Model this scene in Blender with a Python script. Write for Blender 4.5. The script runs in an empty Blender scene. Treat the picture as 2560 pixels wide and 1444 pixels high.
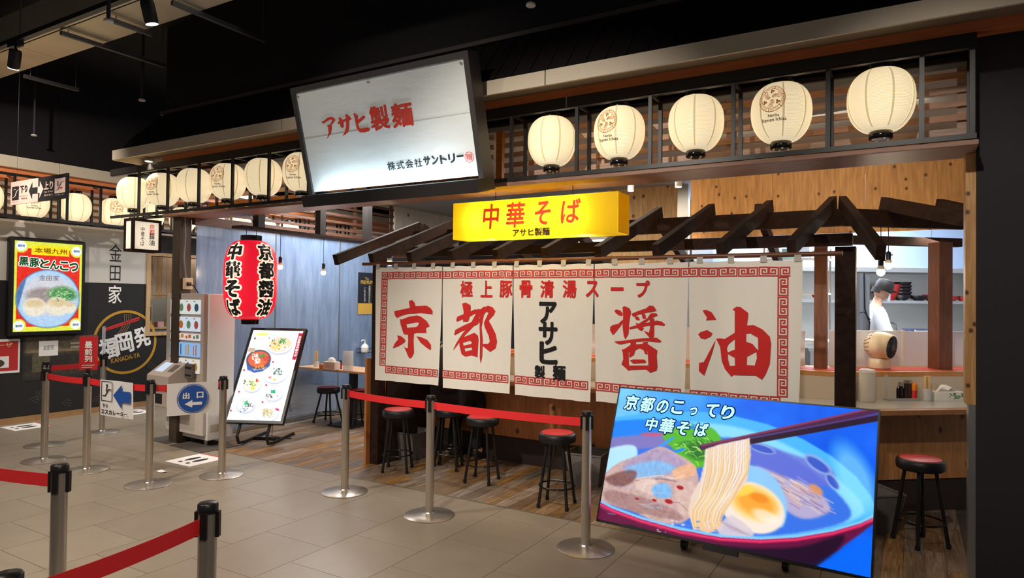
import bpy, bmesh, math, random
import numpy as np
from mathutils import Vector, Matrix
from mathutils.geometry import tessellate_polygon
random.seed(7)
SC = bpy.context.scene
COL = SC.collection
PI = math.pi

# ------------------------------------------------------------------ camera
F_PX, YAW, PITCH, ROLL, EYE = 1674.2, 0.535307, 0.0155911, 0.0119517, 1.65
def cam_basis():
    f = np.array([-math.sin(YAW)*math.cos(PITCH), math.cos(YAW)*math.cos(PITCH), math.sin(PITCH)])
    r = np.array([math.cos(YAW), math.sin(YAW), 0.0]); u = np.cross(r, f)
    return f, r*math.cos(ROLL)+u*math.sin(ROLL), -r*math.sin(ROLL)+u*math.cos(ROLL)
CF, CR, CU = cam_basis()
CAMP = np.array([0, 0, EYE])
cd = bpy.data.cameras.new('camera'); cam = bpy.data.objects.new('camera', cd); COL.objects.link(cam)
cd.sensor_width = 36.0; cd.lens = F_PX/2560*36.0; cd.clip_start = 0.05; cd.clip_end = 100
cam.matrix_world = Matrix(((CR[0], CU[0], -CF[0], 0), (CR[1], CU[1], -CF[1], 0), (CR[2], CU[2], -CF[2], EYE), (0, 0, 0, 1)))
SC.camera = cam
# measured photo pixel -> real point on a known plane of the place
def ray(x, y): return CF*F_PX + CR*(x-1280) + CU*(722-y)
def onX(x, y, X): d = ray(x, y); return CAMP + d*(X/d[0])
def onY(x, y, Y): d = ray(x, y); return CAMP + d*(Y/d[1])
def onZ(x, y, Z): d = ray(x, y); return CAMP + d*((Z-EYE)/d[2])
def atD(x, y, D): d = ray(x, y); return CAMP + d/(d@CF)*D
def onP(x, y, o, n):
    d = ray(x, y); return CAMP + d*(((np.array(o)-CAMP)@n)/(d@n))

# ------------------------------------------------------------------ world, exposure
w = bpy.data.worlds.new('world'); SC.world = w; w.use_nodes = True
w.node_tree.nodes['Background'].inputs[0].default_value = (0.55, 0.5, 0.48, 1)
w.node_tree.nodes['Background'].inputs[1].default_value = 0.24
SC.view_settings.view_transform = 'Standard'; SC.view_settings.look = 'None'
SC.view_settings.exposure = 0.0; SC.view_settings.gamma = 1.0; SC.view_settings.use_curve_mapping = False

def light(name, kind, loc, power, color=(1, .9, .78), target=None, size=.1, spot=60, blend=.5, sizey=None):
    l = bpy.data.lights.new(name, kind); l.energy = power; l.color = color
    o = bpy.data.objects.new(name, l); COL.objects.link(o); o.location = loc
    if kind == 'SPOT': l.spot_size = math.radians(spot); l.spot_blend = blend; l.shadow_soft_size = size
    elif kind == 'AREA':
        l.size = size
        if sizey: l.shape = 'RECTANGLE'; l.size_y = sizey
    else: l.shadow_soft_size = size
    if target is not None:
        o.rotation_euler = (Vector(target)-Vector(loc)).to_track_quat('-Z', 'Y').to_euler()
    return o
# track spots of the hall ceiling (most outside the frame), plus spots added to brighten jamb, ticket machine, sign and belts
for l, t, p, cone in [((-5.2, 1.6, 3.9), (-4.6, 3.3, 0), 330, 78), ((-7.9, 2.4, 3.9), (-8.0, 3.2, 0), 260, 78), ((-2.6, 1.2, 3.9), (-3.0, 3.4, 0), 200, 78),
                      ((-3.9, 0.2, 3.9), (-3.6, 1.8, 0), 190, 78), ((-6.3, 0.8, 3.9), (-6.0, 2.0, 0), 210, 78), ((-8.3, 4.4, 3.9), (-8.6, 5.6, .4), 220, 78),
                      ((-7.2, 2.2, 3.9), (-9.78, 4.8, 2.0), 300, 78), ((-2.2, .6, 3.9), (-2.2, 4.8, 1.6), 480, 50), ((-.2, 1.2, 3.9), (.25, 4.8, 1.6), 230, 44), ((-6.2, 1.7, 3.9), (-6.9, 4.6, 1.3), 330, 46), ((-4.3, .9, 3.9), (-3.8, 4.0, 3.0), 90, 50), ((.7, -.6, 3.9), (-2.5, 1.3, .8), 320, 56)]:
    light('hall_spot_light', 'SPOT', l, p, (1, .91, .8), t, .05, cone, .8)
# ceiling lights inside the shop: over the counter, over the entrance and in the kitchen, plus added fills
light('counter_fill_light', 'AREA', (-3.3, 6.5, 3.05), 45, (1, .86, .66), (-3.3, 6.5, 0), 1.8, sizey=.4)
light('counter_fill_light', 'AREA', (-.7, 5.6, 3.05), 12, (1, .84, .6), (-.5, 6.9, 2.4), 1.6, sizey=.3)  # added fill aimed at the plywood bulkhead to brighten it
light('counter_fill_light', 'AREA', (0.0, 7.3, 2.26), 14, (1, .86, .68), (-.1, 6.6, 0), .8, sizey=.2)  # added fill under the bulkhead, brightens the angled counter
light('entrance_light', 'AREA', (-6.1, 6.5, 3.05), 90, (.98, .95, .92), (-6.1, 6.5, 0), 1.4, sizey=1.2)
light('kitchen_light', 'AREA', (-1.4, 9.4, 2.95), 220, (.86, .93, 1), (-1.4, 9.4, 0), 3.0, sizey=.6)
light('kitchen_light', 'AREA', (-.1, 8.3, 2.95), 75, (.88, .94, 1), (0, 9.6, 1.6), 1.2, sizey=.4)
light('aisle_light', 'AREA', (-8.4, 7.6, 3.4), 110, (.82, .91, 1), (-8.4, 7.6, 0), 1.6, sizey=1.2)

# ------------------------------------------------------------------ materials
def L(c):
    return tuple((v/255/12.92 if v/255 <= .04045 else ((v/255+.055)/1.055)**2.4) for v in c)
MATS = {}
def mat(key, rgb=(128, 128, 128), rough=.55, metal=0.0, emit=0.0, spec=.5, var=0.0, nscale=12.0, stretch=(1, 1, 1), alpha=1.0, trans=0.0, rnd=0.0, bump=0.0, ecol=None, ior=1.45, coat=0.0):
    if key in MATS: return MATS[key]
    m = bpy.data.materials.new(key); m.use_nodes = True; nt = m.node_tree; b = nt.nodes['Principled BSDF']
    c = L(rgb)
    b.inputs['Base Color'].default_value = (*c, 1); b.inputs['Roughness'].default_value = rough; b.inputs['Metallic'].default_value = metal
    b.inputs['Specular IOR Level'].default_value = spec; b.inputs['Alpha'].default_value = alpha; b.inputs['Transmission Weight'].default_value = trans
    b.inputs['IOR'].default_value = ior; b.inputs['Coat Weight'].default_value = coat
    if emit: b.inputs['Emission Color'].default_value = (*(L(ecol) if ecol else c), 1); b.inputs['Emission Strength'].default_value = emit
    if var or rnd or bump:
        tc = nt.nodes.new('ShaderNodeTexCoord'); mp = nt.nodes.new('ShaderNodeMapping'); mp.inputs['Scale'].default_value = stretch
        nt.links.new(tc.outputs['Object'], mp.inputs['Vector'])
        no = nt.nodes.new('ShaderNodeTexNoise'); no.inputs['Scale'].default_value = nscale; no.inputs['Detail'].default_value = 6; no.inputs['Roughness'].default_value = .62
        nt.links.new(mp.outputs['Vector'], no.inputs['Vector'])
        hs = nt.nodes.new('ShaderNodeHueSaturation'); hs.inputs['Color'].default_value = (*c, 1)
        ma = nt.nodes.new('ShaderNodeMath'); ma.operation = 'MULTIPLY_ADD'; ma.inputs[1].default_value = 2*var; ma.inputs[2].default_value = 1-var
        nt.links.new(no.outputs['Fac'], ma.inputs[0])
        if rnd:
            oi = nt.nodes.new('ShaderNodeObjectInfo'); m2 = nt.nodes.new('ShaderNodeMath'); m2.operation = 'MULTIPLY_ADD'; m2.inputs[1].default_value = 2*rnd; m2.inputs[2].default_value = -rnd
            nt.links.new(oi.outputs['Random'], m2.inputs[0])
            ad = nt.nodes.new('ShaderNodeMath'); ad.operation = 'ADD'; nt.links.new(ma.outputs[0], ad.inputs[0]); nt.links.new(m2.outputs[0], ad.inputs[1])
            nt.links.new(ad.outputs[0], hs.inputs['Value'])
            av = nt.nodes.new('ShaderNodeVectorMath'); av.operation = 'MULTIPLY_ADD'
            nt.links.new(oi.outputs['Random'], av.inputs[0]); av.inputs[1].default_value = (37, 19, 53); nt.links.new(tc.outputs['Object'], av.inputs[2]); nt.links.new(av.outputs[0], mp.inputs['Vector'])
        else: nt.links.new(ma.outputs[0], hs.inputs['Value'])
        nt.links.new(hs.outputs[0], b.inputs['Base Color'])
        if bump:
            bp = nt.nodes.new('ShaderNodeBump'); bp.inputs['Strength'].default_value = bump; bp.inputs['Distance'].default_value = .01
            nt.links.new(no.outputs['Fac'], bp.inputs['Height']); nt.links.new(bp.outputs[0], b.inputs['Normal'])
    MATS[key] = m; return m
def emat(key, rgb, strength=1.0):
    if key in MATS: return MATS[key]
    m = bpy.data.materials.new(key); m.use_nodes = True; nt = m.node_tree; nt.nodes.clear()
    e = nt.nodes.new('ShaderNodeEmission'); e.inputs[0].default_value = (*L(rgb), 1); e.inputs[1].default_value = strength
    o = nt.nodes.new('ShaderNodeOutputMaterial'); nt.links.new(e.outputs[0], o.inputs[0]); MATS[key] = m; return m
def vmat(key, emit=0.0, rough=.4):
    # colour comes from the printed picture stored in the mesh
    if key in MATS: return MATS[key]
    m = bpy.data.materials.new(key); m.use_nodes = True; nt = m.node_tree; b = nt.nodes['Principled BSDF']
    a = nt.nodes.new('ShaderNodeAttribute'); a.attribute_name = 'print'
    b.inputs['Roughness'].default_value = rough
    if emit:
        b.inputs['Base Color'].default_value = (.01, .01, .01, 1); b.inputs['Specular IOR Level'].default_value = .12; nt.links.new(a.outputs['Color'], b.inputs['Emission Color']); b.inputs['Emission Strength'].default_value = emit
        b.inputs['Roughness'].default_value = .45
    else: nt.links.new(a.outputs['Color'], b.inputs['Base Color'])
    MATS[key] = m; return m
def plywood(key, rgb, knot=(92, 52, 24), stretch=(9, 9, 1.0), ks=4.5, seed=0.0, bright=1.0):
    if key in MATS: return MATS[key]
    m = bpy.data.materials.new(key); m.use_nodes = True; nt = m.node_tree; b = nt.nodes['Principled BSDF']; N = nt.nodes.new; K = nt.links.new
    b.inputs['Roughness'].default_value = .55
    tc = N('ShaderNodeTexCoord'); mp = N('ShaderNodeMapping'); mp.inputs['Scale'].default_value = stretch; mp.inputs['Location'].default_value = (seed, seed, seed); K(tc.outputs['Object'], mp.inputs[0])
    no = N('ShaderNodeTexNoise'); no.inputs['Scale'].default_value = 4; no.inputs['Detail'].default_value = 7; no.inputs['Distortion'].default_value = .6; K(mp.outputs[0], no.inputs['Vector'])
    cr = N('ShaderNodeValToRGB'); c = L(rgb); cr.color_ramp.elements[0].color = (c[0]*.72, c[1]*.66, c[2]*.58, 1); cr.color_ramp.elements[1].color = (min(1, c[0]*1.12), min(1, c[1]*1.12), min(1, c[2]*1.1), 1)
    cr.color_ramp.elements[0].position = .3; cr.color_ramp.elements[1].position = .7
    K(no.outputs['Fac'], cr.inputs[0])
    sx = N('ShaderNodeSeparateXYZ'); K(tc.outputs['Object'], sx.inputs[0]); su = N('ShaderNodeMath'); su.operation = 'ADD'; K(sx.outputs[0], su.inputs[0]); K(sx.outputs[1], su.inputs[1])
    cb = N('ShaderNodeCombineXYZ'); K(su.outputs[0], cb.inputs[0]); K(sx.outputs[2], cb.inputs[1]); m3 = N('ShaderNodeMapping'); m3.inputs['Scale'].default_value = (1, .8, 1); m3.inputs['Location'].default_value = (seed*.37, seed*.71, 0); K(cb.outputs[0], m3.inputs[0])
    vo = N('ShaderNodeTexVoronoi'); vo.voronoi_dimensions = '2D'; vo.inputs['Scale'].default_value = ks; K(m3.outputs[0], vo.inputs['Vector'])
    ra = N('ShaderNodeValToRGB'); ra.color_ramp.elements[0].position = .04; ra.color_ramp.elements[0].color = (1, 1, 1, 1); ra.color_ramp.elements[1].position = .11; ra.color_ramp.elements[1].color = (0, 0, 0, 1)
    K(vo.outputs['Distance'], ra.inputs[0])
    sp = N('ShaderNodeSeparateColor'); K(vo.outputs['Color'], sp.inputs[0])
    gt = N('ShaderNodeMath'); gt.operation = 'GREATER_THAN'; gt.inputs[1].default_value = .45; K(sp.outputs[0], gt.inputs[0])
    mu = N('ShaderNodeMath'); mu.operation = 'MULTIPLY'; K(ra.outputs[0], mu.inputs[0]); K(gt.outputs[0], mu.inputs[1])
    mx = N('ShaderNodeMix'); mx.data_type = 'RGBA'; K(mu.outputs[0], mx.inputs['Factor']); K(cr.outputs[0], mx.inputs['A']); mx.inputs['B'].default_value = (*L(knot), 1)
    K(mx.outputs['Result'], b.inputs['Base Color']); MATS[key] = m; return m
def woodm(key, a, bcol, stretch=(14, 14, 1.2), rough=.5, rnd=.0, coat=0.0):
    if key in MATS: return MATS[key]
    m = bpy.data.materials.new(key); m.use_nodes = True; nt = m.node_tree; b = nt.nodes['Principled BSDF']; N = nt.nodes.new; K = nt.links.new
    b.inputs['Roughness'].default_value = rough; b.inputs['Coat Weight'].default_value = coat
    tc = N('ShaderNodeTexCoord'); oi = N('ShaderNodeObjectInfo'); av = N('ShaderNodeVectorMath'); av.operation = 'MULTIPLY_ADD'
    K(oi.outputs['Random'], av.inputs[0]); av.inputs[1].default_value = (31, 17, 43); K(tc.outputs['Object'], av.inputs[2])
    mp = N('ShaderNodeMapping'); mp.inputs['Scale'].default_value = stretch; K(av.outputs[0], mp.inputs[0])
    no = N('ShaderNodeTexNoise'); no.inputs['Scale'].default_value = 5; no.inputs['Detail'].default_value = 8; no.inputs['Distortion'].default_value = .8; K(mp.outputs[0], no.inputs['Vector'])
    cr = N('ShaderNodeValToRGB'); cr.color_ramp.elements[0].color = (*L(a), 1); cr.color_ramp.elements[1].color = (*L(bcol), 1); cr.color_ramp.elements[0].position = .32; cr.color_ramp.elements[1].position = .68
    K(no.outputs['Fac'], cr.inputs[0])
    if rnd:
        hs = N('ShaderNodeHueSaturation'); ma = N('ShaderNodeMath'); ma.operation = 'MULTIPLY_ADD'; ma.inputs[1].default_value = 2*rnd; ma.inputs[2].default_value = 1-rnd; K(oi.outputs['Random'], ma.inputs[0]); K(ma.outputs[0], hs.inputs['Value'])
        m7 = N('ShaderNodeMath'); m7.operation = 'MULTIPLY'; m7.inputs[1].default_value = 7.31; K(oi.outputs['Random'], m7.inputs[0]); fr = N('ShaderNodeMath'); fr.operation = 'FRACT'; K(m7.outputs[0], fr.inputs[0])
        m8 = N('ShaderNodeMath'); m8.operation = 'MULTIPLY_ADD'; m8.inputs[1].default_value = .8; m8.inputs[2].default_value = .55; K(fr.outputs[0], m8.inputs[0]); K(m8.outputs[0], hs.inputs['Saturation'])
        K(cr.outputs[0], hs.inputs['Color']); K(hs.outputs[0], b.inputs['Base Color'])
    else: K(cr.outputs[0], b.inputs['Base Color'])
    MATS[key] = m; return m

BLK = mat('black_steel', (26, 24, 24), .38, .0, spec=.5)
BLKM = mat('matte_black', (17, 15, 17), .8)
WHT = mat('white_paint', (228, 226, 222), .5)
STEEL = mat('brushed_steel', (188, 182, 172), .28, 1.0, var=.06, nscale=8, stretch=(1, 1, 30))
SHEET = mat('stainless_sheet', (196, 196, 194), .32, 1.0, var=.08, nscale=2.0)
DWOOD = woodm('dark_stained_timber', (34, 19, 13), (52, 31, 21), (3, 3, 3), .75)
DWOOD.node_tree.nodes['Principled BSDF'].inputs['Specular IOR Level'].default_value = .2
LINT = woodm('brown_beam', (204, 116, 68), (226, 136, 82), (1.2, 14, 14), .5)
TRANS = woodm('dark_brown_slat', (76, 48, 36), (100, 66, 48), (14, 1.2, 14), .55)
SLAT = woodm('orange_brown_slat', (168, 108, 66), (200, 138, 88), (1.2, 14, 14), .5, .12)
RED = mat('red_belt', (222, 40, 42), .6, var=.05, nscale=60)
PRED = mat('red_print', (205, 44, 40), .7)
PBLK = mat('black_print', (22, 20, 20), .7)
PWHT = mat('white_print', (232, 228, 222), .7)
PAPER = mat('white_paper', (225, 220, 216), .75)
PBLUE = mat('blue_print', (28, 78, 160), .6)

# ------------------------------------------------------------------ mesh helpers
class MB:
    def __init__(s, M=None): s.v = []; s.f = []; s.M = M
    def add(s, vs, fs):
        n = len(s.v)
        s.v += [tuple((s.M @ Vector(p))[:]) if s.M else tuple(p) for p in vs]
        s.f += [tuple(i+n for i in f) for f in fs]; return s
    def box(s, x0, x1, y0, y1, z0, z1):
        return s.add([(x0, y0, z0), (x1, y0, z0), (x1, y1, z0), (x0, y1, z0), (x0, y0, z1), (x1, y0, z1), (x1, y1, z1), (x0, y1, z1)],
                     [(0, 3, 2, 1), (4, 5, 6, 7), (0, 1, 5, 4), (1, 2, 6, 5), (2, 3, 7, 6), (3, 0, 4, 7)])
    def bar(s, p0, p1, w, h, up=(0, 0, 1)):
        p0, p1 = Vector(p0), Vector(p1); d = (p1-p0).normalized(); u = Vector(up); sd = d.cross(u)
        if sd.length < 1e-4: sd = d.cross(Vector((0, 1, 0)))
        sd.normalize(); u = sd.cross(d)
        vs = [p + sd*a*w/2 + u*b*h/2 for p in (p0, p1) for a, b in ((-1, -1), (1, -1), (1, 1), (-1, 1))]
        return s.add(vs, [(0, 1, 2, 3), (7, 6, 5, 4), (0, 4, 5, 1), (1, 5, 6, 2), (2, 6, 7, 3), (3, 7, 4, 0)])
    def lathe(s, prof, n=24, cap=True, c=(0, 0, 0), ax=None):
        vs = []
        for r, z in prof:
            for i in range(n):
                a = 2*PI*i/n; vs.append(Vector((r*math.cos(a), r*math.sin(a), z)))
        if ax is not None:
            q = Vector(ax).to_track_quat('Z', 'Y'); vs = [q @ p for p in vs]
        vs = [p+Vector(c) for p in vs]; fs = []
        for j in range(len(prof)-1):
            for i in range(n):
                k = (i+1) % n; fs.append((j*n+i, j*n+k, (j+1)*n+k, (j+1)*n+i))
        if cap: fs.append(tuple(range(n-1, -1, -1))); fs.append(tuple((len(prof)-1)*n+i for i in range(n)))
        return s.add(vs, fs)
    def cyl(s, p0, p1, r, n=12, r1=None):
        p0, p1 = Vector(p0), Vector(p1); d = p1-p0
        return s.lathe([(r, 0), (r if r1 is None else r1, d.length)], n, True, p0, d)
    def tube(s, pts, r, n=8, closed=False):
        pts = [Vector(p) for p in pts]; m = len(pts); vs = []; fs = []; prev = None
        for i, p in enumerate(pts):
            a = pts[(i-1) % m] if (i or closed) else p; b = pts[(i+1) % m] if (i < m-1 or closed) else p
            t = (b-a).normalized()
            if prev is None:
                sd = t.cross(Vector((0, 0, 1)))
                if sd.length < 1e-3: sd = t.cross(Vector((1, 0, 0)))
            else: sd = prev - t*prev.dot(t)
            sd.normalize(); prev = sd; u = sd.cross(t)
            for k in range(n):
                an = 2*PI*k/n; vs.append(p + (sd*math.cos(an)+u*math.sin(an))*r)
        for i in range(m if closed else m-1):
            j = (i+1) % m
            for k in range(n):
                l = (k+1) % n; fs.append((i*n+k, i*n+l, j*n+l, j*n+k))
        if not closed: fs.append(tuple(range(n))); fs.append(tuple((m-1)*n+k for k in range(n-1, -1, -1)))
        return s.add(vs, fs)
    def prism(s, poly, z0, z1):
        n = len(poly); vs = [(x, y, z0) for x, y in poly]+[(x, y, z1) for x, y in poly]
        return s.add(vs, [tuple(range(n-1, -1, -1)), tuple(range(n, 2*n))]+[(i, (i+1) % n, n+(i+1) % n, n+i) for i in range(n)])
    def sheet(s, fn, nu, nv):
        vs = [fn(i/nu, j/nv) for j in range(nv+1) for i in range(nu+1)]
        return s.add(vs, [(j*(nu+1)+i, j*(nu+1)+i+1, (j+1)*(nu+1)+i+1, (j+1)*(nu+1)+i) for j in range(nv) for i in range(nu)])
    def sphere(s, c, r, n=16, m=10, sc=(1, 1, 1)):
        vs = [Vector((c[0]+r*sc[0]*math.sin(PI*j/m)*math.cos(2*PI*i/n), c[1]+r*sc[1]*math.sin(PI*j/m)*math.sin(2*PI*i/n), c[2]-r*sc[2]*math.cos(PI*j/m))) for j in range(m+1) for i in range(n)]
        return s.add(vs, [(j*n+i, j*n+(i+1) % n, (j+1)*n+(i+1) % n, (j+1)*n+i) for j in range(m) for i in range(n)])
    def mesh(s, name, m, smooth=False):
        me = bpy.data.meshes.new(name); me.from_pydata([tuple(v) for v in s.v], [], s.f); me.validate(); me.update()
        if smooth:
            me.polygons.foreach_set('use_smooth', [True]*len(me.polygons))
        me.materials.append(m); return me
def place(me, name, parent=None, loc=None, rot=None):
    o = bpy.data.objects.new(name, me); COL.objects.link(o)
    if parent: o.parent = parent
    if loc is not None: o.location = loc
    if rot is not None: o.rotation_euler = rot
    return o
def build(mb, name, m, parent=None, smooth=False, bev=0.0, label=None, seg=2):
    me = mb.mesh(name, m, smooth)
    if smooth: me.set_sharp_from_angle(angle=math.radians(40))
    o = place(me, name, parent)
    if bev:
        bm = bmesh.new(); bm.from_mesh(me); bmesh.ops.bevel(bm, geom=[e for e in bm.edges if e.is_manifold and e.calc_face_angle(0) > .6], offset=bev, segments=seg, profile=.5, affect='EDGES'); bm.to_mesh(me); bm.free()
    if label: o['label'] = label
    return o
def tag(o, label, cat, group=None):
    o['label'] = label; o['category'] = cat
    if group: o['group'] = group
    return o
def struct(o, label, cat='structure'):
    o['kind'] = 'structure'; o['label'] = label; o['category'] = cat; return o
def thing(name, label, cat, loc=(0, 0, 0), rz=0, group=None):
    o = bpy.data.objects.new(name, None); COL.objects.link(o); o.location = loc; o.rotation_euler = (0, 0, rz); o.empty_display_size = .1
    return tag(o, label, cat, group)
def copy_tree(o, parent=None):
    c = o.copy(); COL.objects.link(c); c.parent = parent
    for ch in list(o.children): copy_tree(ch, c)
    return c
def bx(*a): return MB().box(*a)

# ------------------------------------------------------------------ flat print helpers (lettering and pictures)
TXT = {}
def glyphs(s, bold=0.0):
    k = (s, bold)
    if k not in TXT:
        cu = bpy.data.curves.new('lettering', 'FONT'); cu.body = s; cu.size = 1; cu.offset = bold; cu.resolution_u = 3; cu.fill_mode = 'FRONT'
        o = bpy.data.objects.new('lettering', cu); COL.objects.link(o)
        me = o.evaluated_get(bpy.context.evaluated_depsgraph_get()).to_mesh()
        v = np.array([(p.co.x, p.co.y) for p in me.vertices]) if len(me.vertices) else np.zeros((0, 2)); f = [tuple(p.vertices) for p in me.polygons]
        if len(v):
            tri = []
            for q in f: tri += [(q[0], q[i], q[i+1]) for i in range(1, len(q)-1)]
            # keep every face turned the same way
            f = [t if ((v[t[1]]-v[t[0]])[0]*(v[t[2]]-v[t[0]])[1]-(v[t[1]]-v[t[0]])[1]*(v[t[2]]-v[t[0]])[0]) > 0 else t[::-1] for t in tri]
        COL.objects.unlink(o); bpy.data.objects.remove(o); bpy.data.curves.remove(cu); TXT[k] = (v, f)
    return TXT[k]
def put_text(mb, s, cx, cy, w, h, fn, bold=.0, ref=None, shear=0.0, rot=0.0, deep=False):
    # the string fills a w x h rectangle centred on (cx, cy) of a surface given by fn(u, v) -> point
    # heavier strokes: the same glyph laid down again a little to each side
    v, f = glyphs(s, 0.0)
    if not len(v): return mb
    lo, hi = v.min(0), v.max(0); d = np.maximum(hi-lo, 1e-6); rb = bold if ref is None else ref
    d = d+2*rb; p0 = (v-(lo+hi)/2)/d*np.array([w, h])
    c, sn = math.cos(rot), math.sin(rot); k = 0 if bold < .004 else (4 if bold < .03 else 8 if bold < .07 else 14)
    for i in range(max(k, 1)):
        off = np.zeros(2) if not k else np.array([math.cos(2*PI*i/k+.4), math.sin(2*PI*i/k+.4)])*bold/d*np.array([w, h])
        p = p0+off; p[:, 0] += shear*p[:, 1]; pts = []
        for a, b in p:                                                # each pass of ink lies a hair above the one before
            x, y = cx+a*c-b*sn, cy+a*sn+b*c; q = np.array(fn(x, y)); n = np.cross(np.array(fn(x+1e-3, y))-q, np.array(fn(x, y+1e-3))-q); pts.append(tuple(q+n/(np.linalg.norm(n)+1e-12)*.00006*(i+(14 if deep else 0))))
        mb.add(pts, f)
    if bold > .07: put_text(mb, s, cx, cy, w, h, fn, bold*.5, rb, shear, rot, True)
    return mb
def put_vtext(mb, s, cx, cy, w, h, fn, bold=0.0, gap=.06, ref=None):
    n = len(s); step = h/n
    for i, ch in enumerate(s): put_text(mb, ch, cx, cy+h/2-step*(i+.5), w, step*(1-gap), fn, bold, ref)
    return mb
def put_poly(mb, outer, holes, fn):
    pl = [[Vector((x, y, 0)) for x, y in outer]]+[[Vector((x, y, 0)) for x, y in h] for h in holes]
    pts = [p for l in pl for p in l]; tr = tessellate_polygon(pl); out = []
    for t in tr:
        a, b, c = (pts[i] for i in t); s = (b.x-a.x)*(c.y-a.y)-(b.y-a.y)*(c.x-a.x); out.append(tuple(t) if s > 0 else tuple(t[::-1]))
    return mb.add([fn(p.x, p.y) for p in pts], out)
def put_ring(mb, cx, cy, r0, r1, fn, n=48, a0=0, a1=2*PI, sx=1.0):
    full = abs(a1-a0-2*PI) < 1e-6; vs = []
    for i in range(n+1):
        a = a0+(a1-a0)*i/n; vs += [fn(cx+r0*sx*math.cos(a), cy+r0*math.sin(a)), fn(cx+r1*sx*math.cos(a), cy+r1*math.sin(a))]
    return mb.add(vs, [(2*i, 2*i+1, 2*i+3, 2*i+2) for i in range(n)])
def put_line(mb, pts, wd, fn):
    for (x0, y0), (x1, y1) in zip(pts, pts[1:]):
        dx, dy = x1-x0, y1-y0; l = math.hypot(dx, dy) or 1; nx, ny = -dy/l*wd/2, dx/l*wd/2; ex, ey = dx/l*wd/2*.98, dy/l*wd/2*.98
        mb.add([fn(x0-ex-nx, y0-ey-ny), fn(x1+ex-nx, y1+ey-ny), fn(x1+ex+nx, y1+ey+ny), fn(x0-ex+nx, y0-ey+ny)], [(0, 1, 2, 3)])
    return mb
def plane(o, r, u, lift=0.0):
    o, r, u = np.array(o, float), np.array(r, float), np.array(u, float); n = np.cross(r, u); n /= np.linalg.norm(n)
    return lambda a, b: tuple(o+r*a+u*b+n*lift)
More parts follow.
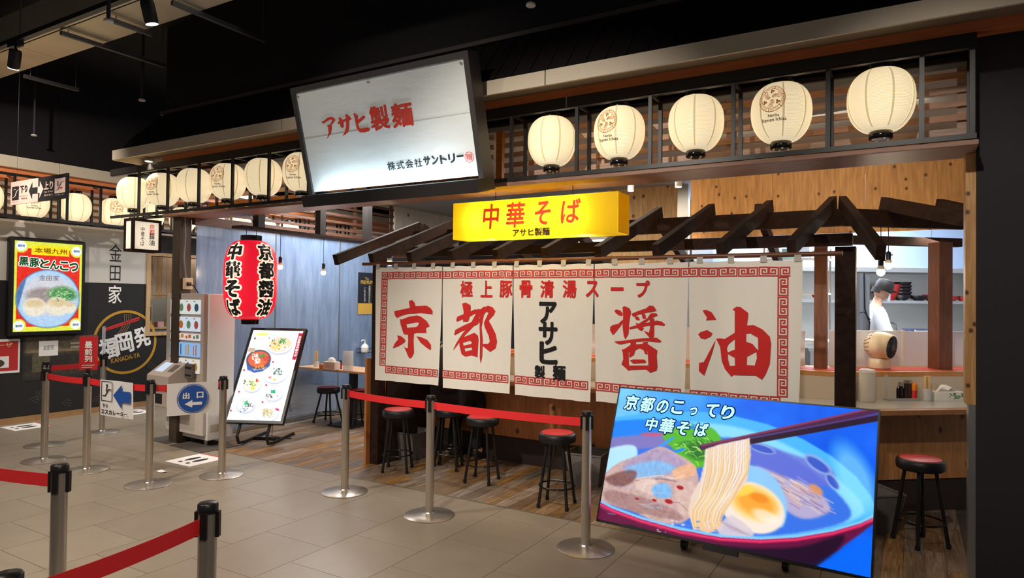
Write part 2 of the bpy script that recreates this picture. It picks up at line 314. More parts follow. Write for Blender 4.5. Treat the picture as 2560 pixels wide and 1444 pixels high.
class Canvas:
    # a printed or displayed picture: a fine grid on a real rectangle, each vertex carrying the ink colour.
    def __init__(s, tl, tr, bl, nx, ny, bg):
        s.tl, s.e, s.d = np.array(tl, float), np.array(tr, float)-np.array(tl, float), np.array(bl, float)-np.array(tl, float); s.nx, s.ny = nx, ny
        U, V = np.meshgrid(np.linspace(0, 1, nx+1), np.linspace(0, 1, ny+1)); s.U, s.V = U, V
        s.W = s.tl[None, None]+U[..., None]*s.e+V[..., None]*s.d
        q = s.W-CAMP; dd = q@CF; s.X = 1280+F_PX*(q@CR)/dd; s.Y = 722-F_PX*(q@CU)/dd      # where the traced outlines of the picture lie
        s.C = np.zeros(U.shape+(3,)); s.C[:] = np.array(bg)/255
    def blend(s, m, rgb): s.C = s.C*(1-m[..., None])+m[..., None]*(np.array(rgb)/255 if not isinstance(rgb, np.ndarray) else rgb)
    def soft(s, m, n):
        for _ in range(n):
            p = np.pad(m, 1, mode='edge'); m = (p[:-2, 1:-1]+p[2:, 1:-1]+p[1:-1, :-2]+p[1:-1, 2:]+2*p[1:-1, 1:-1])/6
        return m
    def inside(s, poly):
        m = np.zeros(s.X.shape, bool); n = len(poly)
        for i in range(n):
            x0, y0 = poly[i]; x1, y1 = poly[(i+1) % n]
            if y0 == y1: continue
            c = ((y0 > s.Y) != (y1 > s.Y)) & (s.X < (x1-x0)*(s.Y-y0)/(y1-y0)+x0); m ^= c
        return m.astype(float)
    def poly(s, p, rgb, soft=0, a=1.0, curve=False):
        if curve:
            P = np.array(p, float); n = len(P); out = []
            for i in range(n):
                p0, p1, p2, p3 = P[i-1], P[i], P[(i+1) % n], P[(i+2) % n]
                for t in (0, .25, .5, .75): out.append(.5*(2*p1+(p2-p0)*t+(2*p0-5*p1+4*p2-p3)*t*t+(3*p1-p0-3*p2+p3)*t**3))
            p = [tuple(q) for q in out]
        s.blend(s.soft(s.inside(p), soft)*a, rgb)
    def ell(s, cx, cy, rx, ry, rgb, soft=.15, a=1.0, rot=0.0):
        c, n = math.cos(rot), math.sin(rot); dx, dy = s.X-cx, s.Y-cy; d = np.sqrt(((dx*c+dy*n)/rx)**2+((-dx*n+dy*c)/ry)**2)
        s.blend(np.clip((1-d)/soft+.5, 0, 1)*a, rgb)
    def line(s, pts, wd, rgb, a=1.0):
        m = np.zeros(s.X.shape)
        for (x0, y0), (x1, y1) in zip(pts, pts[1:]):
            dx, dy = x1-x0, y1-y0; t = np.clip(((s.X-x0)*dx+(s.Y-y0)*dy)/(dx*dx+dy*dy+1e-9), 0, 1); m = np.maximum(m, np.clip((wd/2-np.hypot(s.X-x0-t*dx, s.Y-y0-t*dy))+.5, 0, 1))
        s.blend(m*a, rgb)
    def noise(s, amp, sc, seed=1, mask=None):
        g = np.random.RandomState(seed).rand(int(s.ny/sc)+3, int(s.nx/sc)+3); y = np.arange(s.ny+1)/sc; x = np.arange(s.nx+1)/sc; yi, xi = y.astype(int), x.astype(int); fy, fx = (y-yi)[:, None], (x-xi)[None]
        v = (g[yi][:, xi]*(1-fy)*(1-fx)+g[yi+1][:, xi]*fy*(1-fx)+g[yi][:, xi+1]*(1-fy)*fx+g[yi+1][:, xi+1]*fy*fx-.5)*2*amp
        if mask is not None: v = v*mask
        s.C = np.clip(s.C+v[..., None], 0, 1)
    def object(s, name, m, parent=None, origin=(0, 0, 0)):
        mb = MB(); nx, ny = s.nx, s.ny; V = (s.W-np.array(origin)).reshape(-1, 3)
        i, j = np.meshgrid(np.arange(nx), np.arange(ny)); a = (j*(nx+1)+i).ravel()
        Fq = np.stack([a, a+nx+1, a+nx+2, a+1], 1)
        me = bpy.data.meshes.new(name); me.from_pydata(V.tolist(), [], Fq.tolist()); me.update(); me.materials.append(m)
        at = me.color_attributes.new('print', 'FLOAT_COLOR', 'POINT'); c = s.C.reshape(-1, 3); lin = np.where(c <= .04045, c/12.92, ((c+.055)/1.055)**2.4)
        at.data.foreach_set('color', np.concatenate([lin, np.ones((len(lin), 1))], 1).astype(np.float32).ravel())
        return place(me, name, parent)
# ================================================================== SETTING
# ---- floor: stone tiles of the hall, planks of the shop, each its own piece
FLOOR = struct(build(bx(-14, 3, -3, 13, -.12, -.006), 'floor', mat('grout', (70, 62, 56), .9)), 'beige stone tile hall floor with a plank floor in the shop', 'floor')
TILE = mat('stone_tile', (140, 127, 111), .34, var=.14, nscale=5.0, rnd=.05, spec=.5, bump=.03)
TL, GAP = .57, .0035
tile_mesh = bx(GAP/2, TL-GAP/2, GAP/2, TL-GAP/2, -.006, 0).mesh('floor_tile', TILE)
half_cache = {}
def tile(x, y, x1, y1):
    if x1-x > TL-.001 and y1-y > TL-.001: return place(tile_mesh, 'floor_tile', FLOOR, (x, y, 0))
    k = (round(x1-x, 3), round(y1-y, 3))
    if k not in half_cache: half_cache[k] = bx(GAP/2, x1-x-GAP/2, GAP/2, y1-y-GAP/2, -.006, 0).mesh('floor_tile', TILE)
    return place(half_cache[k], 'floor_tile', FLOOR, (x, y, 0))
XG = -7.02                                                            # the glass side of the shop
BORDER = 4.57
for i in range(-9, 12):
    x = -5.02+TL*i; y = 2.06-TL*3 + (TL/2 if i % 2 else 0)
    while y < 9:
        y0, y1 = max(y, .3), min(y+TL, 9)
        lim = 9 if x+TL <= XG+.2 else BORDER
        y1 = min(y1, lim)
        if y1-y0 > .03 and x < 2.2: tile(x, y0, x+TL, y1)
        y += TL
PLANK = woodm('floor_plank_wood', (92, 72, 54), (148, 120, 92), (9, .8, 9), .42, .32)
pw, pl = .118, .92; rr = random.Random(3); pk = {}
x = XG+.03
while x < .30:
    y = BORDER+.012; end = 7.6 if x < -4.75 else 5.95; ln = pl*rr.uniform(.3, 1)
    if x > -.6: end = 6.6
    while y < end:
        l = round(min(ln, end-y), 2); ln = pl
        if l > .03:
            if l not in pk: pk[l] = bx(.001, pw-.001, .001, l-.001, -.006, .0005).mesh('floor_plank', PLANK)
            place(pk[l], 'floor_plank', FLOOR, (x, y, 0))
        y += max(l, .03)
    x += pw
struct(build(bx(XG, .34, BORDER-.006, BORDER+.012, -.006, .003), 'trim_1', mat('alu_strip', (150, 140, 125), .35, .7)), 'thin metal strip between hall tiles and shop planks', 'trim')
# ---- hall ceiling and outer walls
struct(build(bx(-14, 3, -3, 13, 4.7, 4.8), 'ceiling', BLKM), 'black painted hall ceiling', 'ceiling')
struct(build(bx(-14, 3, 12.8, 13, 0, 4.7), 'wall_back', mat('far_wall', (70, 66, 64), .8)), 'grey wall far behind both shops', 'wall')
# ---- black wall at the right end with plywood and stainless jamb
WR = struct(build(bx(.335, 2.4, 4.73, 5.1, 0, 4.7), 'wall_right', mat('charcoal_wall', (48, 43, 48), .8, var=.12, nscale=160)), 'charcoal wall closing the shop front on the right', 'wall')
PLYR = plywood('plywood_jamb', (216, 164, 104), seed=3.3, ks=7)
xj = onY(2413, 700, 4.75)[0]; xs = onY(2421, 1200, 4.75)[0]
jb = build(bx(xj, .335, 4.735, 4.9, 1.07, 2.55), 'plywood_jamb', PLYR, WR)
build(bx(xs, .335, 4.737, 4.9, 0, 1.07), 'steel_jamb', SHEET, WR)
# ---- eave: tiled mansard, grey fascia boards, soffit, brown beam, dark upper wall
EV = struct(thing('trim_2', 'dark tiled eave with grey fascia running round the shop corner', 'eave'), 'dark tiled eave with grey fascia running round the shop corner', 'eave')
XC, YF, OV = -7.32, 4.5, .35
FAS = mat('grey_fascia', (206, 192, 170), .6, var=.05)
TILEM = mat('dark_roof_tile', (24, 20, 20), .55)
x = XC-OV; cuts = [XC-OV, -4.9, -2.2, .55, 1.05]
for a, b in zip(cuts, cuts[1:]): build(bx(a+.004, b-.004, YF-OV-.02, YF-OV, 3.155, 3.26), 'fascia_board', FAS, EV)
build(bx(XC-OV-.02, XC-OV, YF-OV, 11, 3.155, 3.26), 'fascia_board', FAS, EV)
build(MB().prism([(XC-OV, YF-OV), (1.05, YF-OV), (1.05, YF+.3), (XC+.3, YF+.3), (XC+.3, 11), (XC-OV, 11)], 3.235, 3.245), 'soffit', mat('soffit_board', (150, 134, 112), .7), EV)
rf = MB()
rf.add([(XC-OV, YF-OV, 3.26), (1.05, YF-OV, 3.26), (1.05, YF, 3.7), (XC, YF, 3.7), (XC-OV, 11, 3.26), (XC, 11, 3.7)], [(0, 1, 2, 3), (4, 0, 3, 5)])
build(rf, 'roof_slope', TILEM, EV)
for k in range(58):
    xx = -7.5+k*.147; t0 = max(0.0, (XC-xx)/-OV) if xx < XC else 0
    top = 1.0 if xx >= XC else (xx-(XC-OV))/OV
    build(MB().bar((xx, YF-OV, 3.262), (xx, YF-OV+OV*top, 3.262+.44*top), .02, .014, (0, -1, 1)), 'roof_rib', TILEM, EV)
build(bx(XC-.02, 1.05, YF-.03, YF+.03, 3.7, 3.735), 'ridge_cap', mat('ridge_cap_metal', (70, 60, 60), .5), EV)
build(bx(XC-.03, XC+.03, YF+.03, 11, 3.7, 3.735), 'ridge_cap', MATS['ridge_cap_metal'], EV)
struct(build(MB().box(XC+.02, 2.2, YF+.02, YF+.12, 3.72, 4.7).box(XC+.02, XC+.12, YF+.12, 11, 3.72, 4.7), 'wall_upper', mat('upper_wall', (26, 21, 24), .85)), 'black wall above the eave', 'wall')
struct(build(MB().box(XC, .9, YF, YF+.1, 3.17, 3.275).box(XC, XC+.1, YF+.1, 11, 3.17, 3.275), 'trim_3', LINT, bev=.004), 'reddish brown beam under the eave', 'beam')
# lintel under the lantern frame (turns the corner) 
struct(build(bx(-7.25, .33, 4.47, 4.86, 2.535, 2.565), 'trim_4', woodm('lintel_wood', (138, 98, 78), (162, 120, 98), (1.2, 14, 14), .5), bev=.004), 'flat brown lintel board below the lantern frame', 'beam')
# ---- corner post
struct(build(MB().box(-7.19, -7.05, 4.56, 4.7, 0, 2.535), 'trim_5', woodm('post_wood', (52, 42, 30), (66, 54, 40), (9, 9, .8), .55), bev=.004), 'dark wooden corner post beside the ticket machine', 'post')
# ---- shop inside: ceiling, walls
struct(build(bx(-7.0, 2.4, 4.9, 12.8, 3.1, 3.16), 'ceiling.001', mat('shop_ceiling', (150, 150, 150), .7)), 'light grey ceiling inside the shop', 'ceiling')
struct(build(bx(1.3, 1.4, 5.1, 12.8, 0, 3.1), 'wall_right.001', mat('kitchen_wall', (170, 172, 176), .6)), 'pale wall of the kitchen', 'wall')
PLY1 = plywood('plywood_bulkhead', (222, 166, 104), seed=1.0, ks=6.5)
BH = struct(thing('wall_bulkhead', '', ''), 'knotty plywood bulkhead above the kitchen counter', 'wall')
for a, b in ((-1.97, -1.16), (-1.16, -.35), (-.35, .45), (.45, 1.29)): build(bx(a+.0015, b-.0015, 6.97, 7.0, 2.31, 3.1), 'plywood_panel', PLY1, BH)
pa, pb = onY(1518, 500, 8.2)[0], onY(1694, 500, 8.2)[0]
struct(build(bx(pa, pb, 8.2, 8.26, .9, 3.1), 'wall_partition', plywood('plywood_pale', (206, 170, 120), seed=7.0, ks=4.0)), 'pale plywood partition behind the noren', 'wall')
build(bx(pb+.005, pb+.14, 8.18, 8.26, .9, 3.1), 'steel_strip', SHEET, bpy.data.objects['wall_partition'])
struct(build(bx(-7.04, -7.0, 8.15, 9.9, 2.5, 3.1), 'wall_side', plywood('plywood_white', (196, 190, 178), seed=11, ks=3.2)), 'whitish plywood panel beyond the slatted transom', 'wall')
# ---- misted glass side with steel mullions
GL = struct(thing('window_2', '', ''), 'misted glass side of the shop entrance with a painted blue reflection', 'window')
def glassmat():
    m = bpy.data.materials.new('misted_glass'); m.use_nodes = True; nt = m.node_tree; b = nt.nodes['Principled BSDF']; N = nt.nodes.new; K = nt.links.new
    tc = N('ShaderNodeTexCoord'); mp = N('ShaderNodeMapping'); mp.inputs['Scale'].default_value = (1, 5, .7); K(tc.outputs['Object'], mp.inputs[0])
    n1 = N('ShaderNodeTexNoise'); n1.inputs['Scale'].default_value = 2.2; n1.inputs['Detail'].default_value = 9; n1.inputs['Roughness'].default_value = .7; K(mp.outputs[0], n1.inputs['Vector'])
    n2 = N('ShaderNodeTexNoise'); n2.inputs['Scale'].default_value = 1.1; n2.inputs['Detail'].default_value = 2; K(tc.outputs['Object'], n2.inputs['Vector'])
    c1 = N('ShaderNodeValToRGB'); c1.color_ramp.elements[0].color = (*L((112, 136, 170)), 1); c1.color_ramp.elements[1].color = (*L((156, 178, 212)), 1); c1.color_ramp.elements[0].position = .3; c1.color_ramp.elements[1].position = .75  # blue in the base colour stands in for a reflection on the glass
    K(n1.outputs['Fac'], c1.inputs[0]); K(c1.outputs[0], b.inputs['Base Color'])
    b.inputs['Roughness'].default_value = .16; b.inputs['Specular IOR Level'].default_value = .8
    s = N('ShaderNodeSeparateXYZ'); K(tc.outputs['Object'], s.inputs[0])
    # the mist thins out towards the bottom rail
    ma = N('ShaderNodeMapRange'); ma.inputs['From Min'].default_value = .25; ma.inputs['From Max'].default_value = 1.3; ma.inputs['To Min'].default_value = .42; ma.inputs['To Max'].default_value = .86; K(s.outputs['Z'], ma.inputs['Value'])
    ad = N('ShaderNodeMath'); ad.operation = 'MULTIPLY_ADD'; ad.inputs[1].default_value = .3; K(n2.outputs['Fac'], ad.inputs[0]); K(ma.outputs[0], ad.inputs[2])
    sb = N('ShaderNodeMath'); sb.operation = 'SUBTRACT'; sb.inputs[1].default_value = .15; sb.use_clamp = True; K(ad.outputs[0], sb.inputs[0]); K(sb.outputs[0], b.inputs['Alpha'])
    return m
GM = glassmat()
ys = [4.74, 5.86, 6.98, 8.12]
for a, b in zip(ys, ys[1:]):
    build(bx(XG-.006, XG+.006, a+.004, b-.004, .05, 2.46), 'glass_pane', GM, GL)
build(bx(XG-.02, XG+.02, 4.72, 8.14, 0, .05), 'bottom_rail', mat('rail_steel', (170, 166, 158), .35, .9), GL)
for y in ys[1:-1]: build(bx(XG-.008, XG+.014, y-.006, y+.006, .05, 2.46), 'glass_joint', MATS['rail_steel'], GL)
# slatted transom over the glass
TR = struct(thing('window_3', '', ''), 'dark brown slatted transom above the misted glass', 'transom')
for k in range(5): build(bx(XG-.012, XG+.012, 4.72, 8.13, 2.60+k*.105, 2.635+k*.105), 'slat', TRANS, TR)
build(bx(XG-.03, XG+.03, 4.70, 8.15, 2.46, 2.56), 'bottom_board', TRANS, TR)
for y in (5.55, 6.55, 7.3, 8.1): build(bx(XG-.03, XG-.012, y-.03, y+.03, 2.56, 3.1), 'upright', TRANS, TR)
# ---- wall of the noodle shop across the aisle
XW = -9.78
WL = struct(thing('wall_left', '', ''), 'white over black wall of the shop across the aisle', 'wall')
W1 = mat('wall_white', (196, 190, 182), .8, var=.03); W2 = mat('wall_black', (31, 27, 26), .75, var=.1, nscale=30)
zb = 1.815; wy0, wy1, wz0, wz1 = 5.86, 6.95, 1.10, 2.24
build(bx(XW-.15, XW, 1.2, wy0, 0, zb), 'black_panel', W2, WL); build(bx(XW-.15, XW, 1.2, wy0, zb, 2.56), 'white_panel', W1, WL)
build(bx(XW-.15, XW, wy0, wy1, 0, wz0), 'black_panel', W2, WL); build(bx(XW-.15, XW, wy0, wy1, wz1, 2.56), 'dark_panel', mat('wall_dark', (44, 40, 38), .7), WL)
build(bx(XW-.15, XW, wy1, 8.1, 0, 2.56), 'dark_panel', MATS['wall_dark'], WL)
build(bx(XW-.15, XW, 8.1, 12.5, 0, 2.56), 'steel_panel', mat('aisle_panel', (188, 190, 190), .3, .6), WL)
struct(build(bx(XW, XW+.012, 1.2, 8.1, 0, .075), 'baseboard_left', woodm('base_wood', (150, 112, 70), (170, 130, 86), (3, 1, 3), .5)), 'pale wooden baseboard below the black wall', 'baseboard')
W1F = struct(thing('window_1', '', ''), 'wood framed opening in the black and white wall', 'window')
FW = woodm('pale_frame_wood', (176, 140, 98), (196, 160, 116), (6, 6, 1), .5)
for a in ((XW-.16, XW+.02, wy0-.06, wy0, wz0-.06, wz1+.05), (XW-.16, XW+.02, wy1, wy1+.06, wz0-.06, wz1+.05), (XW-.16, XW+.02, wy0, wy1, wz0-.06, wz0), (XW-.16, XW+.02, wy0, wy1, wz1, wz1+.05)): build(bx(*a), 'window_frame', FW, W1F)
struct(build(MB().box(-11.6, -11.5, 4.6, 9.2, 0, 2.6).box(-11.5, -9.93, 4.5, 4.6, 0, 2.6).box(-11.5, -9.93, 9.2, 9.3, 0, 2.6), 'wall_inner', mat('inner_wall', (120, 122, 120), .7)), 'grey inner room seen through the wood framed opening', 'wall')
light('inner_room_fill_light', 'AREA', (-10.7, 7.0, 2.5), 22, (1, .9, .78), (-10.7, 7.0, 0), .8)  # unseen area light added to brighten the dark inner room
# beam and lantern shelf soffit of that shop
struct(build(bx(XW-.15, XW+.24, 1.2, 12, 3.07, 3.2), 'trim_6', LINT), 'brown beam above the lantern frame across the aisle', 'beam')
struct(build(bx(XW-.15, XW+.3, 1.2, 12, 3.2, 3.34), 'trim_7', FAS), 'grey fascia above the brown beam across the aisle', 'fascia')
struct(build(bx(XW-.2, XW-.05, 1.2, 12, 3.34, 4.7), 'wall_left_upper', MATS['upper_wall']), 'black wall above the shop across the aisle', 'wall')
struct(build(bx(-9.95, -9.9, 1.2, 12, 2.56, 3.07), 'wall_clerestory', mat('glowing_backing', (205, 190, 178), .7, emit=.18)), 'pale backing with an added glow behind the slats across the aisle', 'wall')  # the wall itself emits, standing in for a lit interior behind the slats
SL2 = struct(thing('trim_8', '', ''), 'horizontal wooden slats behind the lanterns across the aisle', 'slats')
for k in range(5): build(bx(XW-.1, XW-.07, 1.2, 12, 2.63+k*.088, 2.665+k*.088), 'slat', woodm('slat_along', (126, 86, 54), (150, 106, 68), (14, 1, 14), .5), SL2)
# prints on the wall
pr = WL
fw = lambda y, z: (XW+.002, y, z)            # y to the right as one looks at the wall, z up
pf = lambda x, y: (lambda q: (q[1], q[2]))(onX(x, y, XW))
mb = MB(); put_text(mb, '金', 5.345, 2.25, .175, .25, fw, .0); put_text(mb, '田', 5.345, 1.955, .15, .22, fw, .0)
build(mb, 'wall_lettering', PBLK, pr)
mb = MB(); put_text(mb, '家', 5.35, 1.655, .185, .26, fw, .01); put_vtext(mb, '金田家創業本店', 4.235, .70, .055, .34, fw, .0); build(mb, 'wall_lettering', PWHT, pr)
GOLD = mat('gold_print', (186, 138, 38), .6)
mb = MB(); put_ring(mb, 5.515, .965, .425, .462, fw, 64); put_text(mb, 'KANADA-YA', 5.52, .735, .42, .07, fw, .015, rot=.16); build(mb, 'logo_ring', GOLD, pr)
mb = MB()
for ch, cy, cz, r in (('福', 5.27, .885, .1), ('岡', 5.50, .95, .1), ('発', 5.76, 1.03, .1)): put_text(mb, ch, cy, cz, .25, .30, fw, .03, rot=.2)
build(mb, 'wall_lettering', PWHT, pr)
mb = MB(); put_line(mb, [(5.22, 1.165), (5.70, 1.315)], .022, fw); put_line(mb, [(5.22, 1.14), (5.70, 1.285)], .016, fw); build(mb, 'logo_chopsticks', PRED, pr)
mb = MB()
for k in range(4): put_line(mb, [(5.49+.03*k+.07*math.sin(t*2.6)*(1-t*.2)-.16*t, 1.37-.33*t) for t in np.linspace(0, 1, 14)], .007, fw)
build(mb, 'logo_noodles', mat('noodle_print', (170, 132, 92), .6), pr)
mb = MB(); rw = random.Random(5)
for k in range(34):
    cy, cz, a = rw.uniform(3.0, 6.8), rw.uniform(.12, .62 if k % 3 else 1.0), rw.uniform(0, 2*PI)
    if 3.95 < cy < 5.1 and cz > .5: continue
    if math.hypot(cy-5.515, cz-.965) < .5: continue
    for r in (.035, .07, .105): put_ring(mb, cy, cz, r-.005, r+.005, fw, 12, a, a+1.5)
build(mb, 'wave_motifs', mat('motif_print', (72, 62, 58), .7), pr)
# printed mural of an old shop front
c = Canvas((XW+.003, 4.2, 1.09), (XW+.003, 5.12, 1.09), (XW+.003, 4.2, .52), 110, 70, (86, 74, 56))
c.blend(np.clip((c.V-.3)*6, 0, 1), (40, 32, 26)); c.blend(np.clip((c.V-.72)*5, 0, 1), (66, 54, 40)); c.blend(((c.V > .36) & (c.V < .8) & (c.U > .12) & (c.U < .35)).astype(float), (84, 76, 54)); c.blend(((c.V > .3) & (c.V < .36)).astype(float), (120, 104, 78))
c.blend(((c.V > .16) & (c.V < .2) & (c.U > .62)).astype(float), (150, 140, 118)); c.blend(((c.V > .25) & (c.V < .29) & (c.U > .62)).astype(float), (150, 140, 118)); c.noise(.05, 3, 2); c.blend(np.clip((c.V-.85)*7, 0, 1), (31, 27, 26)); c.blend(np.clip((.06-c.U)*16, 0, 1), (31, 27, 26))
c.object('mural', vmat('mural_print', 0, .7), WL)
# ================================================================== LANTERN FRAMES AND LANTERNS
ZL0, ZL1 = 2.575, 3.13
FR = thing('lantern_frame', 'black steel box frame carrying the paper lanterns over the shop front', 'frame')
def rails(par, a0, a1, yf, yb, ups, along):
    def p(a, b, z): return (a, b, z) if along == 'x' else (b, a, z)
    for b in (yf, yb):
        for z, h in ((ZL0+.012, .03), (ZL1-.035, .03)):
            build(MB().bar(p(a0, b, z), p(a1, b, z), .025, h), 'rail', BLK, par)
        for a in ups: build(MB().bar(p(a, b, ZL0+.027), p(a, b, ZL1-.05), .025, .025), 'upright', BLK, par)
    for a in ups:
        for z in (ZL0+.012, ZL1-.035): build(MB().bar(p(a, yf+.013*(1 if yb > yf else -1), z), p(a, yb-.013*(1 if yb > yf else -1), z), .02, .02), 'cross_bar', BLK, par)
ups = [.30, .06] + [-.43-.563*k for k in range(14)]
rails(FR, -8.33, .32, 4.49, 4.71, ups, 'x')
build(bx(-8.33, .32, 4.47, 4.55, ZL1-.04, ZL1+.032), 'top_beam', BLK, FR)
LV = thing('louvre_screen', 'orange brown slatted louvre behind the lanterns', 'louvre')
for k in range(6):
    build(bx(-2.98, .33, 4.87, 4.895, 2.60+k*.086, 2.64+k*.086), 'slat', SLAT, LV)
    build(bx(-7.0, -3.1, 4.87, 4.895, 2.60+k*.086, 2.64+k*.086), 'slat', SLAT, LV)
for xx in (-3.05, .28, -2.1, -1.1): build(bx(xx-.03, xx+.03, 4.895, 4.95, 2.565, 3.1), 'upright', SLAT, LV)

def lr(t):                                                            # lantern outline: t runs 0 (bottom) .. 1 (top)
    s = 2*t-1; s = s-.06*(1-s*s)
    return .066+.117*max(0.0, 1-abs(s)**2.3)**.6
LH, LB = .372, .045
PAPERL = mat('lantern_paper', (255, 238, 196), .7, emit=.64, ecol=(255, 238, 202))
SEAM = mat('lantern_seam', (230, 214, 170), .7, emit=.42, ecol=(232, 212, 164))
LPRINT = mat('lantern_print', (176, 112, 48), .7, emit=.3, ecol=(186, 120, 50)); LDARK = mat('lantern_print_dark', (90, 62, 36), .7, emit=.12, ecol=(120, 84, 44))
LACQ = mat('black_lacquer', (18, 15, 14), .15, spec=.7)
pf_ = []
NR = 44
for i in range(NR):
    t = i/NR; pf_ += [(lr(t)+.0006, LB+LH*t), (lr(t+.5/NR)+.0026, LB+LH*(t+.5/NR))]
pf_.append((lr(1), LB+LH))
me_body = MB().lathe(pf_, 36, False).mesh('paper_body', PAPERL, True)
mb = MB()
for k in range(8):
    a = 2*PI*(k+.5)/8
    mb.sheet(lambda u, v, a=a: ((lr(v)+.0034)*math.cos(a+(u-.5)*.075), (lr(v)+.0034)*math.sin(a+(u-.5)*.075), LB+LH*v), 2, 26)
me_seam = mb.mesh('paper_seams', SEAM, True)
mb = MB()
for i in range(1, NR):
    t = i/NR; mb.lathe([(lr(t)+.0031, LB+LH*t-.0011), (lr(t)+.0031, LB+LH*t+.0011)], 36, False)
me_rib = mb.mesh('paper_ribs', mat('lantern_rib', (236, 218, 172), .7, emit=.42, ecol=(240, 222, 180)), True)
me_bot = MB().lathe([(.05, .0), (.062, 0), (.066, .004), (.066, LB), (.05, LB)], 24).mesh('bottom_ring', LACQ, True)
me_top = MB().lathe([(.07, LB+LH-.004), (.072, LB+LH), (.072, LB+LH+.03), (.064, LB+LH+.034), (.05, LB+LH+.034)], 24).mesh('top_ring', LACQ, True)
mb = MB(); mb.tube([(.072*math.cos(a), 0, LB+LH+.012+.05*math.sin(a)) for a in np.linspace(0, PI, 13)], .004, 6); mb.cyl((0, 0, LB+LH+.06), (0, 0, LB+LH+.075), .003, 6)
me_wire = mb.mesh('wire_handle', mat('wire_steel', (120, 116, 112), .3, .8))
mb = MB()
for a in (.6, 2.1, 3.7, 5.2): mb.sphere((.045*math.cos(a), .045*math.sin(a), -.002), .007, 8, 6)
me_stud = mb.mesh('brass_studs', mat('pale_stud', (230, 214, 180), .4, emit=.2))
def lsurf(rot, lift=.0045):
    def f(u, v):
        t = min(1, max(0, .5+v/LH)); r = lr(t); a = -PI/2+rot+u/.19; return ((r+lift)*math.cos(a), (r+lift)*math.sin(a), LB+LH/2+v)
    return f
f0 = lsurf(0)
mb = MB(); cy = .055; put_ring(mb, 0, cy, .082, .086, f0, 48); put_ring(mb, 0, cy, .063, .0665, f0, 48)
for k in range(6):
    a = k*PI/3+.3; put_line(mb, [(.064*math.cos(a), cy+.064*math.sin(a)), (.085*math.cos(a), cy+.085*math.sin(a))], .005, f0)
    for j in range(4):
        b = a+.2+j*.2; put_ring(mb, .0745*math.cos(b), cy+.0745*math.sin(b), .0035, .0055, f0, 8)
for k in range(3):
    a = k*2*PI/3+PI/6
    for j in range(5):                                               # flowing wave lines of the crest
        P = []
        for t in np.linspace(0, 1, 14):
            x = .010+.048*t; y = (j-2)*.0078*(.45+.55*t)+.007*math.sin(t*5.2+.4)
            if math.hypot(x, y) < .061: P.append((x*math.cos(a)-y*math.sin(a), cy+x*math.sin(a)+y*math.cos(a)))
        put_line(mb, P, .0026, f0)
    b = a+1.0
    for q in range(3): put_ring(mb, .047*math.cos(b)+.008*math.cos(q*2.1), cy+.047*math.sin(b)+.008*math.sin(q*2.1), .0, .007, f0, 10)
me_emb = mb.mesh('crest_print', LPRINT)
mb = MB(); put_text(mb, 'Namba', .012, -.052, .072, .019, f0, .02); put_text(mb, 'Ramen Ichiza', .012, -.077, .165, .021, f0, .02)
me_ltx = mb.mesh('name_print', LDARK)
GRP = 'paper lanterns over the shop front'
def lantern(loc, crest, rz, label, group):
    t = thing('paper_lantern', label, 'lantern', loc, rz, group)
    bo = place(me_body, 'paper_body', t); place(me_seam, 'paper_seams', bo); place(me_rib, 'paper_ribs', bo)['kind'] = 'stuff'
    br = place(me_bot, 'bottom_ring', t); place(me_stud, 'brass_studs', br); tr_ = place(me_top, 'top_ring', t); place(me_wire, 'wire_handle', tr_)
    if crest: place(me_emb, 'crest_print', bo); place(me_ltx, 'name_print', bo)
    return t
RL1 = ['plain cream paper lantern at the frame end against the charcoal wall', 'crest lantern next to the plain one at the charcoal wall', 'plain lantern with a crest lantern on both sides, nearer the charcoal wall than the sign', 'crest lantern second along from the tilted white sign, above the yellow sign side', 'plain lantern just beside the tilted white sign, above the yellow box sign']
for k, xx in enumerate([-.15, -.716, -1.268, -1.83, -2.385]):
    lantern((xx, 4.6, 2.875-LH/2-LB), k % 2, -.16 if k % 2 else .3*k, RL1[k], GRP)
LL1 = ['crest lantern half hidden behind the edge of the tilted white sign', 'plain lantern beside the half hidden crest lantern, above the red lantern', 'crest lantern above the space between red lantern and corner post', 'plain lantern right over the dark corner post', 'crest lantern between the corner post and the small box lantern', 'plain lantern at the free end of the long frame above the small box lantern']
for k, xx in enumerate([-5.15, -5.72, -6.285, -6.87, -7.46, -8.045]):
    lantern((xx, 4.6, 2.875-LH/2-LB), (k+1) % 2, .28 if not k % 2 else .3*k, LL1[k], GRP)
FR2 = thing('lantern_frame', 'black steel lantern frame on the white and black wall across the aisle', 'frame')
rails(FR2, 1.3, 9.6, -9.36, -9.58, [3.39+.505*k+d for k in range(-3, 13) for d in ((0,) if k % 2 else (0, .09))], 'y')
l3 = 'cream paper lantern across the aisle glimpsed through the slatted transom'
L3 = {-1: 'plain lantern across the aisle before the wall display, beside the escalator sign',  0: 'crest lantern behind the hanging escalator sign above the wall display', 1: 'plain lantern above the right edge of the wall display', 2: 'crest lantern above the tall wall characters across the aisle', 3: 'plain lantern across the aisle above the wood framed opening', 4: 'crest lantern across the aisle seen beside the corner post'}
for k in range(-1, 9):
    lantern((-9.47, 4.139+.505*k, 2.79-LH/2-LB), k % 2 == 0, PI/2-.35, L3.get(k, l3), 'paper lanterns across the aisle')

